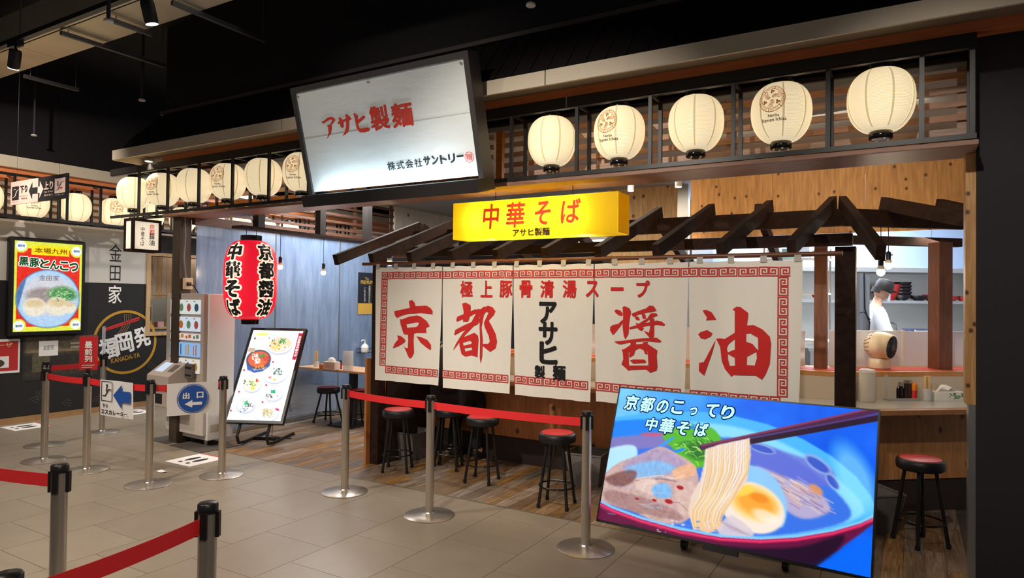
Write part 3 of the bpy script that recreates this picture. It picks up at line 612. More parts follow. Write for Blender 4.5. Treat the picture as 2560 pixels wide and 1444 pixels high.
# ================================================================== SIGNS
# ---- tilted white sign board over the entrance
fy = 4.1/4.4
BLc, BRc, TLc = np.array([-4.761, 4.4, 2.625])*fy+CAMP*(1-fy), np.array([-2.918, 4.4, 2.632])*fy+CAMP*(1-fy), np.array([-4.761, 4.17, 3.485])*fy+CAMP*(1-fy)
BRc[2] = BLc[2]; r_ = np.array([1., 0, 0]); u_ = TLc-BLc; u_[0] = 0; H_ = np.linalg.norm(u_); u_ /= H_; n_ = np.cross(r_, u_); W_ = BRc[0]-BLc[0]
SG = thing('sign_board', 'large tilted white sign board with red brush lettering above the entrance', 'sign', tuple(BLc))
o0 = np.zeros(3)
def sbox(a0, a1, b0, b1, d0, d1):
    m = MB(Matrix(((r_[0], u_[0], n_[0], 0), (r_[1], u_[1], n_[1], 0), (r_[2], u_[2], n_[2], 0), (0, 0, 0, 1)))); return m.box(a0, a1, b0, b1, d0, d1)
def signmat():
    m = mat('sign_cloth', (226, 230, 228), .6, var=.05, nscale=6, stretch=(1, 3, 3), bump=.25); return m
build(sbox(0, W_, 0, H_, -.05, 0), 'panel', signmat(), SG)
FRM = mat('sign_frame', (62, 56, 54), .4)
for a in ((-.045, 0, -.02, H_+.045, -.12, .02), (W_, W_+.045, -.02, H_+.045, -.12, .02), (0, W_, H_, H_+.045, -.12, .02)): build(sbox(*a), 'frame_bar', FRM, SG)
TRM = mat('trough_black', (36, 33, 32), .5)
for a in ((-.045, W_+.045, -.115, -.10, -.12, .11), (-.045, W_+.045, -.10, -.02, .10, .11), (-.045, W_+.045, -.10, -.02, -.12, 0), (-.045, -.03, -.10, -.02, 0, .10), (W_+.03, W_+.045, -.10, -.02, 0, .10)): build(sbox(*a), 'trough_plate', TRM, SG)
build(sbox(.1, W_-.1, -.085, -.07, .045, .07), 'light_tube', emat('cool_tube', (214, 240, 255), 85), SG)
for a, b in ((.02, H_-.03), (W_*.47, H_-.03), (W_-.03, H_-.03)): build(MB(sbox(0, 0, 0, 0, 0, 0).M).cyl((a, b, 0), (a, b, .02), .008, 8), 'screw', STEEL, SG)
build(sbox(0, W_, H_*.545, H_*.548, 0, .0012), 'panel_joint', mat('joint_grey', (150, 150, 146), .7), SG)
fs = plane(o0, r_, u_, .003)
def spx(x, y): q = onP(x, y, BLc, n_)-BLc; return (q@r_, q@u_)
c8 = lambda P: [spx(800+a/6.4, 240+b/6.4) for a, b in P]
SRED = mat('sign_red', (214, 58, 40), .6)
mb = MB()
for P in ([(25, 405), (60, 400), (120, 345), (180, 330), (230, 350), (250, 380), (225, 420), (190, 460), (195, 520), (175, 600), (115, 690), (140, 590), (135, 500), (110, 465), (165, 455), (200, 385), (170, 370), (110, 405), (55, 445)],
          [(280, 430), (310, 400), (300, 345), (330, 345), (370, 380), (420, 355), (410, 300), (430, 290), (480, 325), (510, 370), (470, 390), (470, 520), (440, 590), (365, 640), (400, 570), (420, 500), (420, 400), (375, 415), (385, 480), (365, 515), (330, 490), (320, 440), (300, 450)],
          [(535, 280), (565, 275), (605, 315), (610, 380), (700, 305), (730, 330), (725, 350), (610, 440), (625, 500), (660, 520), (760, 500), (805, 525), (790, 560), (720, 580), (640, 580), (590, 520), (570, 420), (555, 340)]):
    put_poly(mb, c8(P), [], fs)
def stext(mb, s, x0, y0, x1, y1, bold):                               # box measured on the board
    A, B, C_ = c8([(x0, (y0+y1)/2)])[0], c8([(x1, (y0+y1)/2)])[0], c8([((x0+x1)/2, y0), ((x0+x1)/2, y1)])
    return put_text(mb, s, (A[0]+B[0])/2, (C_[0][1]+C_[1][1])/2, B[0]-A[0], C_[0][1]-C_[1][1], fs, bold)
build(mb, 'red_katakana', SRED, SG)
for ch, bb in (('製', (800, 145, 1110, 550)), ('麺', (1140, 100, 1490, 500))): build(stext(MB(), ch, *bb, .03), 'red_character', SRED, SG)
SDK = mat('sign_dark', (38, 52, 58), .6)
for i, ch in enumerate('株式会社'): build(stext(MB(), ch, 1080+i*143, 1050-i*18, 1212+i*143, 1190-i*18, .02), 'dark_character', SDK, SG)
for i, (ch, yy) in enumerate(zip('サントリー', (960, 945, 935, 920, 930))): build(stext(MB(), ch, 1655+i*133, yy+(0 if i < 4 else 10), 1770+i*133, yy+(150 if i < 4 else 45), .05), 'dark_character', SDK, SG)
mb = MB(); q = c8([(2390, 975)])[0]; put_ring(mb, q[0], q[1], .036, .040, fs, 36); build(mb, 'seal_ring', SRED, SG); build(put_text(MB(), '贈', q[0], q[1], .052, .052, fs, .0), 'seal_character', SRED, SG)
for xx in (.3, W_-.3): build(MB().bar((xx, .02, -.05), (xx, .37, .0), .04, .04), 'bracket', BLK, SG)
# ---- yellow light box
YB = thing('light_box_sign', 'yellow illuminated box sign with red lettering hung below the lintel', 'sign', (-3.28, 4.55, 2.142))
def yellow():
    # translucent acrylic, lit by the bulbs inside the box
    m = bpy.data.materials.new('yellow_acrylic'); m.use_nodes = True; nt = m.node_tree; b = nt.nodes['Principled BSDF']; N = nt.nodes.new; K = nt.links.new
    b.inputs['Base Color'].default_value = (*L((250, 214, 0)), 1); b.inputs['Roughness'].default_value = .35
    t = N('ShaderNodeBsdfTranslucent'); t.inputs[0].default_value = (*L((255, 236, 40)), 1); mx = N('ShaderNodeMixShader'); mx.inputs[0].default_value = .6
    K(b.outputs[0], mx.inputs[1]); K(t.outputs[0], mx.inputs[2]); K(mx.outputs[0], nt.nodes['Material Output'].inputs[0]); MATS['yellow_acrylic'] = m; return m
for a in (-.42, -.14, .14, .42): light('sign_bulb', 'POINT', (-3.28+.66+a, 4.66, 2.29), 2.6, (1, .97, .9), None, .03)
build(bx(0, 1.465, 0, .22, 0, .303), 'acrylic_box', yellow(), YB, bev=.004)
build(bx(1.467, 1.469, .001, .219, .004, .299), 'end_cover', MATS['yellow_acrylic'], YB)
fyb = lambda a, b: (a, -.004, b); ypx = lambda x, y: (lambda q: (q[0]+3.28, q[2]-2.142))(onY(x, y, 4.55))
mb = MB()
for ch, x, y, w_, h_, sh in (('中', 1228, 541, .15, .205, 0), ('華', 1289, 537, .17, .205, 0), ('そ', 1357, 532, .14, .185, 0), ('ば', 1427, 527, .16, .185, 0)):
    q = ypx(x, y); put_text(mb, ch, q[0], q[1], w_, h_, fyb, .022, shear=.06)
build(mb, 'red_lettering', mat('lit_red', (232, 60, 30), .6, emit=.75, ecol=(236, 66, 30)), YB)
mb = MB(); q = ypx(1328, 580); put_text(mb, 'アサヒ製麺', q[0], q[1], .33, .064, fyb, .04); build(mb, 'brown_lettering', mat('lit_brown', (96, 62, 10), .6), YB)
for xx in (.35, 1.05): build(MB().cyl((xx, .11, .303), (xx, .11, .395), .003, 6), 'hanger_wire', BLK, YB)
# ---- hanging direction sign of the hall
A_, B_ = onY(27.7, 449, 3.4), onY(170.4, 432, 3.4); hz = .245
HS = thing('direction_sign', 'pink and black hanging escalator sign with two opposed arrows', 'sign', (A_[0], 3.4, B_[2]-hz))
wd = B_[0]-A_[0]; build(bx(0, wd/2, 0, .012, 0, hz), 'pale_half', mat('sign_pink', (206, 170, 158), .5), HS); build(bx(wd/2, wd, 0, .012, 0, hz), 'black_half', PBLK, HS)
fh = lambda a, b: (a*wd, -.003, b*hz)
mb = MB(); put_poly(mb, [(.34, .5), (.4, .86), (.4, .62), (.5, .62), (.5, .36), (.4, .36), (.4, .14)], [], fh); put_text(mb, '下り', .245, .62, .13, .32, fh, .04); put_poly(mb, [(.03, .2), (.155, .2), (.155, .78), (.03, .78)], [], fh); put_text(mb, 'エスカレーター', .09, .12, .12, .05, fh); put_text(mb, 'No Entry', .25, .33, .14, .05, fh); put_text(mb, '下楼专用', .25, .22, .11, .08, fh); build(mb, 'black_print', PBLK, HS)
mb = MB(); f2 = lambda a, b: (a*wd, -.004, b*hz); put_poly(mb, [(.6, .5), (.535, .86), (.535, .62), (.5, .62), (.5, .36), (.535, .36), (.535, .14)], [], f2); build(mb, 'pale_arrow', mat('sign_pale_print', (216, 186, 176), .5), HS); mb = put_text(MB(), '上り', .685, .62, .16, .34, f2, .04); build(mb, 'pale_lettering', MATS['sign_pale_print'], HS); mb = MB(); put_poly(mb, [(.79, .24), (.965, .24), (.965, .84), (.79, .84)], [], f2); build(mb, 'pale_square', MATS['sign_pale_print'], HS); mb = MB(); put_text(mb, 'エスカレーター', .88, .17, .16, .06, f2); put_text(mb, 'No Entry', .69, .35, .15, .09, f2); put_text(mb, '禁止进入', .69, .22, .15, .09, f2)
build(mb, 'pale_small_print', MATS['sign_pale_print'], HS)['kind'] = 'stuff'; mb = MB(); put_line(mb, [(.05, .3), (.09, .36), (.12, .58), (.15, .62)], .014, f2); put_ring(mb, .085, .66, 0, .016, f2, 10); build(mb, 'pale_pictogram', MATS['sign_pale_print'], HS)
mb = MB(); f3 = lambda a, b: (a*wd, -.005, b*hz); put_line(mb, [(.81, .36), (.85, .4), (.90, .66), (.945, .7)], .014, f3); put_ring(mb, .845, .70, 0, .014, f3, 10); put_line(mb, [(.845, .66), (.845, .52)], .014, f3); build(mb, 'pictogram', PBLK, HS)
mb = MB(); f4 = lambda a, b: (a*wd, -.006, b*hz); put_ring(mb, .90, .44, 0, .028, f4, 20, sx=1.0); build(mb, 'no_entry_mark', PRED, HS)
for a in (.1, .85): build(MB().cyl((a*wd, .006, hz), (a*wd, .006, 4.7-B_[2]), .0012, 6), 'hanger_wire', BLK, HS)
# ---- small box lantern sign at the corner
bz0, bz1 = 2.15, 2.53; yb0 = 4.35; xr = onY(331, 580, yb0)[0]; xl = onY(309, 580, yb0)[0]; yb1 = onX(404, 580, xr)[1]
BX = thing('box_lantern', 'small dark framed box lantern with white faces hung at the frame corner', 'lantern', (xl, yb0, bz0)); dx, dy, dz = xr-xl, yb1-yb0, bz1-bz0
build(bx(.012, dx-.012, .012, dy-.012, .02, dz-.02), 'white_face', mat('box_face', (250, 240, 220), .6, emit=.55, ecol=(255, 240, 214)), BX)
for a in (0, dx-.03):
    for b in (0, dy-.03): build(bx(a, a+.03, b, b+.03, 0, dz), 'frame_post', DWOOD, BX)
for z in (0, dz-.03):
    for b in (0, dy-.03): build(bx(.03, dx-.03, b, b+.03, z, z+.03), 'frame_rail', DWOOD, BX)
    for a in (0, dx-.03): build(bx(a, a+.03, .03, dy-.03, z, z+.03), 'frame_rail', DWOOD, BX)
fb = lambda a, b: (dx-.010, a, b); mb = MB(); put_vtext(mb, '醤油', dy*.68, dz*.40, .065, .15, fb, .01); put_vtext(mb, '中華そば', dy*.36, dz*.47, .045, .22, fb, .005); build(mb, 'black_lettering', PBLK, BX)
mb = MB(); put_vtext(mb, '京都', dy*.68, dz*.70, .065, .13, fb, .01); build(mb, 'red_lettering', mat('box_red', (220, 50, 40), .6, emit=.2), BX)
build(MB().cyl((dx/2, dy/2-.0, dz), (dx/2, dy/2, dz+.06), .008, 8), 'hanger', BLK, BX)
# ---- big red lantern
RLX, RLY = -6.12, 4.78
RZ0, RZ1 = 1.405, 2.25
RL = thing('red_lantern', 'large red paper lantern with black characters outlined in white', 'lantern', (RLX, RLY, RZ0-.055))
rh = RZ1-RZ0
def rr2(t): s = abs(2*t-1); return .105+.168*max(0.0, 1-s**3.4)**.5
pr_ = []
for i in range(30):
    t = i/30; pr_ += [(rr2(t)-.002, .055+rh*t), (rr2(t+.5/30)+.003, .055+rh*(t+.5/30))]
pr_.append((rr2(1), .055+rh))
build(MB().lathe(pr_, 48, False), 'red_paper', mat('lantern_red', (228, 18, 44), .5, emit=.62, ecol=(238, 22, 50), var=.1, nscale=30), RL, True)
build(MB().lathe([(.08, 0), (.09, 0), (.094, .05), (.08, .055)], 28), 'bottom_ring', LACQ, RL, True); build(MB().lathe([(.105, .055+rh), (.11, .055+rh), (.11, .11+rh), (.09, .112+rh)], 28), 'top_ring', LACQ, RL, True)
def rsurf(rot, lift):
    def f(u, v):
        t = min(1, max(0, .5+v/rh)); a = -PI/2+rot+u/.273; r = rr2(t)+lift; return (r*math.cos(a), r*math.sin(a), .055+rh/2+v)
    return f
va = math.atan2(-RLX, RLY)                                            # side turned to the aisle
LWH = mat('lantern_white', (255, 236, 214), .6, emit=.75)
for s, ro in (('京都醤油', va+.62), ('中華そば', va-.72)):
    n = len(s); st = .78/n
    for i, ch in enumerate(s):
        cyy = .39-st*(i+.5)
        build(put_text(MB(), ch, 0, cyy, .185, st*.9, rsurf(ro, .005), .13, ref=.03), 'white_outline', LWH, RL); build(put_text(MB(), ch, 0, cyy, .185, st*.9, rsurf(ro, .009), .05, ref=.03), 'black_character', PBLK, RL)
mb = MB()
for a in (-.08, .08): mb.cyl((a, 0, .11+rh), (a, 0, 2.38-RZ0+.055), .003, 6)
build(mb, 'hanger_wires', BLK, RL)
HB = thing('hanging_bar', 'brown hanging bar on dark posts carrying the red lantern and pendant bulbs', 'bar', (RLX-.08, 4.66, 2.38))
build(bx(-.09, .09, 0, 2.05, 0, .028), 'bar_board', DWOOD, HB)
for y in (.28, 1.18, 2.0): build(bx(-.045, .045, y-.045, y+.045, .028, .72), 'drop_post', mat('post_dark', (40, 34, 32), .5), HB)

# ================================================================== PERGOLA OVER THE COUNTER
PG = thing('pergola', 'dark stained timber pergola roof over the noodle counter', 'pergola', (0, 0, .86))
def pv(p): return (p[0], p[1], p[2]-.86)
def rafter(a, b, wd=.058, hg=.105):
    d = Vector(b)-Vector(a); build(MB().bar(pv((a[0], a[1], a[2]-hg/2)), pv((b[0], b[1], b[2]-hg/2)), wd, hg), 'rafter', DWOOD, PG, bev=.003)
eav = [-.686-.4705*k for k in range(10)]; shift = [.14, .11, .08, .06, .04, .03, .02, .01, 0, 0]
for x, s in zip(eav, shift): rafter((x, 4.84, 2.075), (x+s, 6.17, 2.545))
rafter((-.155, 4.86, 2.03), (-.475, 6.12, 2.535)); rafter((.52, 5.55, 2.24), (-.19, 6.33, 2.535)); rafter((.62, 6.05, 2.32), (.21, 6.63, 2.535))
for x in eav[1::2]: rafter((x, 7.4, 2.09), (x, 6.2, 2.53))
CA = math.radians(39.0); cc = np.array([math.cos(CA), math.sin(CA)]); cn = np.array([-cc[1], cc[0]])
def cpt(p, a, b): return (p[0]+cc[0]*a+cn[0]*b, p[1]+cc[1]*a+cn[1]*b)
def beam(a, b, z0, z1, wd, name): build(MB().bar(pv((a[0], a[1], (z0+z1)/2)), pv((b[0], b[1], (z0+z1)/2)), wd, z1-z0), name, DWOOD, PG, bev=.003)
beam((-4.95, 6.06), (-.42, 6.06), 2.28, 2.42, .06, 'ridge_beam'); beam((-.46, 6.06), cpt((-.46, 6.06), 1.1, 0), 2.28, 2.42, .06, 'ridge_beam')
beam((-4.75, 5.55), (-.36, 5.55), 2.08, 2.17, .07, 'purlin'); beam((-4.75, 6.62), (-.72, 6.62), 2.19, 2.27, .07, 'purlin'); beam((-.72, 6.62), cpt((-.72, 6.62), 1.45, 0), 2.19, 2.27, .07, 'purlin')
PBR = woodm('brown_post', (96, 54, 32), (126, 74, 44), (9, 9, .9), .5)
build(MB().box(-.485, -.345, 5.62, 5.74, 0, 1.22), 'post', DWOOD, PG, bev=.003)
q = onZ(2350, 922, 1.09); build(MB(Matrix.Translation((q[0], q[1], .23)) @ Matrix.Rotation(CA, 4, 'Z')).box(-.065, .065, -.065, .065, 0, 1.10), 'post', PBR, PG, bev=.003)
build(MB().box(-.70, -.60, 6.25, 6.35, .23, 1.33), 'post', PBR, PG, bev=.003)
build(MB().box(-4.62, -4.52, 5.05, 5.15, -.86, 1.24), 'post', DWOOD, PG, bev=.003)
# ---- curtain rod and noren
rod = thing('curtain_rod', 'brown wooden rod carrying the noren curtain', 'rod', (0, 4.86, 1.977))
xr0, xr1 = onY(908, 660, 4.86)[0], onY(2107, 631, 4.86)[0]
build(MB().cyl((xr0, 0, 0), (xr1, 0, 0), .017, 14), 'rod', woodm('rod_wood', (92, 52, 30), (118, 68, 40), (1, 9, 9), .45), rod, True)
YN = 4.825
for xx in (-.69, -2.55, -4.43): build(MB().tube([(xx, 0, .015), (xx, .0, .09)], .004, 6), 'rod_hook', BLK, rod)
ned = [onY(x, y, YN)[0] for x, y in ((938, 800), (1105, 800), (1281, 800), (1484, 800), (1721, 800), (2006, 800))]
zt, zbn = 1.94, .875
NO = thing('noren_curtain', 'cream noren curtain in five panels with large red characters', 'curtain', (0, YN, zbn))
def nwave(x, z):
    t = (zt-z)/(zt-zbn); w_ = .007*math.sin(x*15.0)+.005*math.sin(x*27+1.3)+.004*math.sin(x*41+z*3)
    return w_*(.25+.75*t)+.012*t*math.sin(x*2.1+.6)
def nz(x, z):                                                         # the hem sags a little between the tabs
    return z-.006*abs(math.sin((x-xr0)*PI/.232))*max(0, 1-(zt-z)/.15)
def nf(lift=0.0): return lambda x, z: (x, nwave(x, z)-lift, nz(x, z)-zbn)
CLOTH = mat('cream_cloth', (236, 230, 218), .85, var=.04, nscale=40, bump=.05)
PANELS = []
for k in range(5):
    a, b = ned[k]+(.004 if k else 0), ned[k+1]-(.004 if k < 4 else 0); hem = [.0, -.015, -.02, -.01, .0][k]
    def fp(u, v, a=a, b=b, k=k, hem=hem):
        z = zbn+hem+(zt-zbn-hem)*v; gp = .02*max(0, (1-v)-.25)/.75
        x = a+(b-a)*u; x += gp*(.5-u)*2*(1 if True else 0); return nf()(x, z)
    PANELS.append(build(MB().sheet(fp, 44, 36), 'cloth_panel', CLOTH, NO, True))
TAB = mat('tab_cloth', (186, 178, 168), .85)
for k in range(18):
    x = ned[0]+.03+(ned[5]-ned[0]-.06)*k/17
    build(MB().sheet(lambda u, v, x=x: (x-.022+.044*u, (.035-.021*math.cos(v*1.5*PI)) if v > .4 else -.008+.012*v, 1.925-zbn+.05*min(v/.4, 1) + (.021*math.sin((v-.4)/.6*PI) if v > .4 else 0)), 1, 14), 'hanging_tab', TAB, NO, True)
NRED = mat('noren_red', (206, 38, 36), .8); NBLK = mat('noren_black', (20, 18, 20), .8)
npx = lambda x, y: (lambda q: (q[0], q[2]))(onY(x, y, YN))
def subdiv(mb, lim=.05):
    bm = bmesh.new(); vs = [bm.verts.new(v) for v in mb.v]
    for f in mb.f:
        try: bm.faces.new([vs[i] for i in f])
        except ValueError: pass
    for _ in range(4):
        es = [e for e in bm.edges if e.calc_length() > lim]
        if not es: break
        bmesh.ops.subdivide_edges(bm, edges=es, cuts=1, use_grid_fill=False); bmesh.ops.triangulate(bm, faces=[f for f in bm.faces if len(f.verts) > 3])
    bm.verts.index_update(); out = MB(); out.v = [tuple(v.co) for v in bm.verts]; out.f = [tuple(v.index for v in f.verts) for f in bm.faces]; bm.free(); return out
flat = lambda x, z: (x, 0, z)
def drape(mb, lift=.005):
    m = subdiv(mb); g = nf(lift); out = []
    for x, y, z in m.v: p = g(x, z); out.append((p[0], p[1]+y, p[2]))
    m.v = out; return m
d5 = lambda P: [npx(900+a/3.61, 640+b/3.61) for a, b in P]; d6 = lambda P: [npx(1450+a/3.61, 640+b/3.61) for a, b in P]
CH = {'a': (d5, [([(445, 405), (472, 394), (498, 418), (506, 450), (604, 446), (640, 470), (657, 495), (656, 524), (560, 512), (450, 518), (380, 535), (338, 556), (322, 538), (313, 498), (330, 492), (400, 478), (455, 465), (450, 435)], []),
   ([(363, 568), (385, 570), (450, 545), (525, 534), (560, 545), (605, 585), (628, 628), (622, 635), (603, 642), (597, 660), (604, 690), (520, 690), (495, 697), (490, 760), (497, 870), (475, 912), (458, 921), (445, 905), (425, 860), (393, 797), (415, 825), (440, 828), (443, 760), (440, 705), (400, 703), (372, 620)], [[(425, 612), (500, 598), (543, 595), (538, 620), (520, 638), (430, 645)]]),
   ([(343, 714), (375, 720), (412, 750), (414, 770), (380, 795), (345, 815), (301, 830), (318, 790), (350, 750)], []), ([(521, 722), (560, 728), (610, 755), (640, 800), (640, 840), (630, 844), (600, 820), (560, 780)], [])]),
 'b': (d5, [([(928, 428), (955, 418), (995, 440), (998, 475), (985, 560), (975, 590), (935, 590), (940, 500)], []), ([(872, 575), (885, 545), (960, 515), (1040, 478), (1060, 485), (1050, 510), (985, 545), (905, 580), (880, 590)], []),
   ([(853, 705), (865, 665), (940, 625), (1050, 570), (1080, 560), (1090, 580), (1060, 615), (980, 650), (890, 695), (862, 710)], []), ([(1060, 475), (1090, 480), (1095, 520), (1040, 610), (960, 700), (900, 780), (843, 850), (870, 790), (930, 700), (1000, 600), (1040, 530)], []),
   ([(905, 745), (1030, 690), (1065, 715), (1070, 760), (1058, 912), (1040, 905), (1000, 893), (955, 905), (925, 885), (905, 810)], [[(935, 778), (985, 762), (1003, 770), (1003, 790), (940, 808)], [(948, 830), (1000, 820), (1008, 845), (955, 860)]]),
   ([(1085, 480), (1130, 450), (1120, 520), (1098, 640), (1110, 760), (1105, 900), (1092, 968), (1083, 920), (1085, 760), (1080, 640)], []),
   ([(1110, 470), (1160, 446), (1200, 460), (1223, 495), (1210, 530), (1165, 580), (1190, 625), (1225, 700), (1237, 770), (1225, 830), (1178, 862), (1140, 835), (1110, 810), (1112, 790), (1160, 790), (1175, 770), (1165, 720), (1128, 640), (1120, 600), (1165, 510), (1140, 500), (1112, 540)], [])]),
 'c': (d6, [([(310, 490), (330, 480), (365, 490), (385, 515), (380, 540), (345, 530), (320, 510)], []), ([(385, 458), (405, 450), (450, 470), (462, 500), (445, 600), (440, 700), (410, 750), (395, 720), (385, 640), (390, 540)], []),
   ([(385, 572), (388, 600), (340, 660), (310, 700), (295, 708), (272, 670), (275, 635), (300, 620), (345, 610)], []), ([(465, 520), (540, 490), (600, 470), (630, 445), (665, 450), (690, 490), (660, 500), (600, 510), (520, 530), (480, 545)], []),
   ([(490, 540), (530, 545), (545, 575), (510, 575)], []), ([(560, 520), (590, 520), (600, 560), (570, 565)], []), ([(640, 515), (690, 515), (700, 535), (640, 560), (590, 600), (520, 620), (560, 590), (610, 560)], []),
   ([(450, 640), (520, 620), (650, 590), (690, 580), (740, 590), (770, 615), (760, 628), (690, 618), (600, 630), (450, 660)], []), ([(630, 560), (668, 560), (668, 720), (650, 745), (630, 735), (575, 670), (625, 690), (635, 640)], []), ([(505, 600), (550, 615), (580, 650), (560, 675), (530, 660)], []),
   ([(310, 770), (360, 765), (560, 740), (690, 735), (735, 765), (720, 778), (600, 765), (470, 775), (360, 795), (330, 785)], []), ([(375, 840), (395, 840), (460, 800), (560, 790), (620, 795), (697, 850), (690, 900), (697, 1000), (690, 1030), (635, 1050), (600, 1020), (460, 1025), (440, 1032), (372, 975), (390, 930), (385, 870)], [[(440, 870), (540, 830), (615, 860), (620, 985), (445, 985)]]),
   ([(458, 780), (510, 775), (505, 840), (490, 890), (450, 915), (445, 890), (462, 850)], []), ([(570, 775), (615, 770), (605, 850), (615, 885), (590, 880), (575, 840)], []), ([(455, 940), (480, 930), (580, 930), (600, 945), (595, 960), (485, 968)], [])]),
 'd': (d6, [([(1110, 488), (1140, 483), (1190, 505), (1230, 572), (1140, 578), (1150, 555), (1130, 525)], []), ([(1070, 705), (1090, 685), (1150, 665), (1198, 695), (1180, 725), (1130, 748), (1095, 740)], []), ([(1225, 755), (1195, 870), (1150, 1000), (1125, 1076), (1078, 1035), (1080, 960), (1120, 955), (1150, 900)], []),
   ([(1230, 745), (1260, 740), (1310, 745), (1400, 690), (1400, 495), (1380, 480), (1415, 455), (1450, 458), (1520, 510), (1520, 545), (1508, 625), (1570, 620), (1650, 660), (1715, 725), (1727, 790), (1715, 970), (1680, 1060), (1645, 1112), (1590, 1075), (1385, 1070), (1370, 1085), (1310, 1020), (1280, 950), (1265, 820)],
    [[(1402, 745), (1402, 840), (1335, 868), (1325, 830), (1345, 790)], [(1335, 880), (1402, 915), (1405, 985), (1355, 990), (1338, 930)], [(1502, 700), (1540, 695), (1610, 735), (1612, 850), (1560, 790), (1502, 770)], [(1510, 905), (1595, 860), (1600, 920), (1580, 985), (1508, 980)]])])}
for k, (fn, strokes) in CH.items():
    mb = MB()
    for o, hs in strokes: put_poly(mb, fn(o), [fn(h) for h in hs], flat)
    build(drape(mb), 'red_character', NRED, PANELS['abxcd'.index(k)])
for ch, x in zip('極上豚骨清湯', (1167, 1217, 1265, 1315, 1368, 1424)): build(drape(put_text(MB(), ch, *npx(x, 722), .125, .145, flat, .03)), 'red_character', NRED, NO)
for ch, x, h_ in (('ス', 1481, .13), ('ー', 1543, .03), ('プ', 1608, .13)): build(drape(put_text(MB(), ch, *npx(x, 722), .105, h_, flat, .035)), 'red_character', NRED, NO)
for ch, x, y, s in (('ア', 1370, 781, .16), ('サ', 1370, 833, .17), ('ヒ', 1371, 882, .165), ('製', 1349, 929, .095), ('麺', 1396, 932, .115)): build(drape(put_text(MB(), ch, *npx(x, y), s, s*1.12, flat, .04)), 'black_character', NBLK, PANELS[2])
# key-pattern border
KEY = [(.95, .05), (.05, .05), (.05, .95), (.92, .95), (.92, .3), (.34, .3), (.34, .68), (.64, .68), (.64, .52)]
def keyu(mb, x, z, s, flip=False, rot=False):
    P = [((1-a) if flip else a, b) for a, b in KEY]
    if rot: P = [(b, 1-a) for a, b in P]
    put_line(mb, [(x+a*s, z+b*s) for a, b in P], s*.13, flat)
mb = MB(); s = .066; x = ned[0]+.082; ztop = 1.83; i = 0
while x < ned[5]-.12: keyu(mb, x, ztop, s, i % 2 == 1); x += s*1.0+(.006 if i % 2 else -.002); i += 1
z = ztop-s-.004; i = 0
while z > zbn+.07: keyu(mb, ned[0]+.082, z, s, i % 2 == 1, True); keyu(mb, ned[5]-.155, z, s, i % 2 == 1, True); z -= s+(.006 if i % 2 else -.002); i += 1
for k in range(5):
    x = ned[k]+(.15 if k == 0 else .02); i = 0
    while x < ned[k+1]-s-(.08 if k == 4 else .01): keyu(mb, x, zbn+.075, s, i % 2 == 1); x += s+(.006 if i % 2 else -.002); i += 1
build(drape(mb), 'key_border', mat('noren_border', (198, 60, 56), .8), NO)
# ================================================================== THINGS STANDING IN THE HALL
# ---- leaning television on a low castered stand
tvs = 1.15
def sc(p, s): return CAMP+(np.array(p)-CAMP)*s
TVtl, TVtr, TVbr, TVbl = [sc(p, tvs) for p in ([-1.571, 3.996, 1.106], [-.125, 3.889, 1.112], [-.145, 3.583, .352], [-1.591, 3.690, .345])]
tc_ = (TVtl+TVtr+TVbr+TVbl)/4; e1 = TVtr-TVtl+TVbr-TVbl; e1 /= np.linalg.norm(e1); e2 = TVtl-TVbl+TVtr-TVbr; e2 -= e1*(e2@e1); e2 /= np.linalg.norm(e2); e3 = np.cross(e1, e2)
TW, TH = 1.45*tvs, .82*tvs
TV = thing('television', 'large leaning television showing a bowl of ramen against blue steam', 'television', (tc_[0], tc_[1], 0))
def frame(o, a, b, n): return Matrix(((a[0], b[0], n[0], o[0]), (a[1], b[1], n[1], o[1]), (a[2], b[2], n[2], o[2]), (0, 0, 0, 1)))
to = np.array([tc_[0], tc_[1], 0]); M = frame(tc_-to, e1, e2, e3)
build(MB(M).box(-TW/2, TW/2, -TH/2, TH/2, -.05, -.003), 'back_shell', BLK, TV)
for a in ((-TW/2, TW/2, TH/2-.008, TH/2, -.003, .004), (-TW/2, TW/2, -TH/2, -TH/2+.016, -.003, .004), (-TW/2, -TW/2+.009, -TH/2+.016, TH/2-.008, -.003, .004), (TW/2-.009, TW/2, -TH/2+.016, TH/2-.008, -.003, .004)): build(MB(M).box(*a), 'bezel', BLK, TV)
build(MB(M).box(-.09, .12, -TH/2-.03, -TH/2, -.02, .01), 'sensor_bar', BLK, TV)
def tp(a, b): return tc_+e1*a+e2*b
c = Canvas(tp(-TW/2+.009, TH/2-.008), tp(TW/2-.009, TH/2-.008), tp(-TW/2+.009, -TH/2+.016), 400, 225, (10, 110, 240))
cv = dict(curve=True)
c.C[:] = np.array((4, 112, 250))/255; c.blend(np.clip(1.05-c.U*1.9, 0, 1)*np.clip(1.25-c.V*1.6, 0, 1), (120, 205, 255)); c.blend(np.clip((c.U-.5)*2, 0, 1)*.8, (2, 84, 232)); c.noise(.05, 30, 3); c.noise(.025, 12, 9)
rimf = [(1470, 1066), (1540, 1042), (1640, 1030), (1740, 1028), (1830, 1038), (1920, 1060), (2010, 1098), (2080, 1140), (2140, 1190), (2178, 1240), (2196, 1285)]
near = [(2196, 1290), (2150, 1312), (2080, 1332), (1990, 1347), (1900, 1352), (1800, 1346), (1700, 1328), (1600, 1300), (1530, 1274), (1480, 1248)]
c.poly(near+[(1480, 1300), (1560, 1330), (1700, 1372), (1850, 1410), (2000, 1420), (2090, 1378), (2196, 1300)], (104, 18, 62), 3)
c.poly([(1560, 1310), (1700, 1345), (1860, 1368), (2000, 1366), (2110, 1336), (2070, 1395), (1960, 1450), (1800, 1440), (1600, 1360)], (34, 12, 40), 7, .95, **cv)
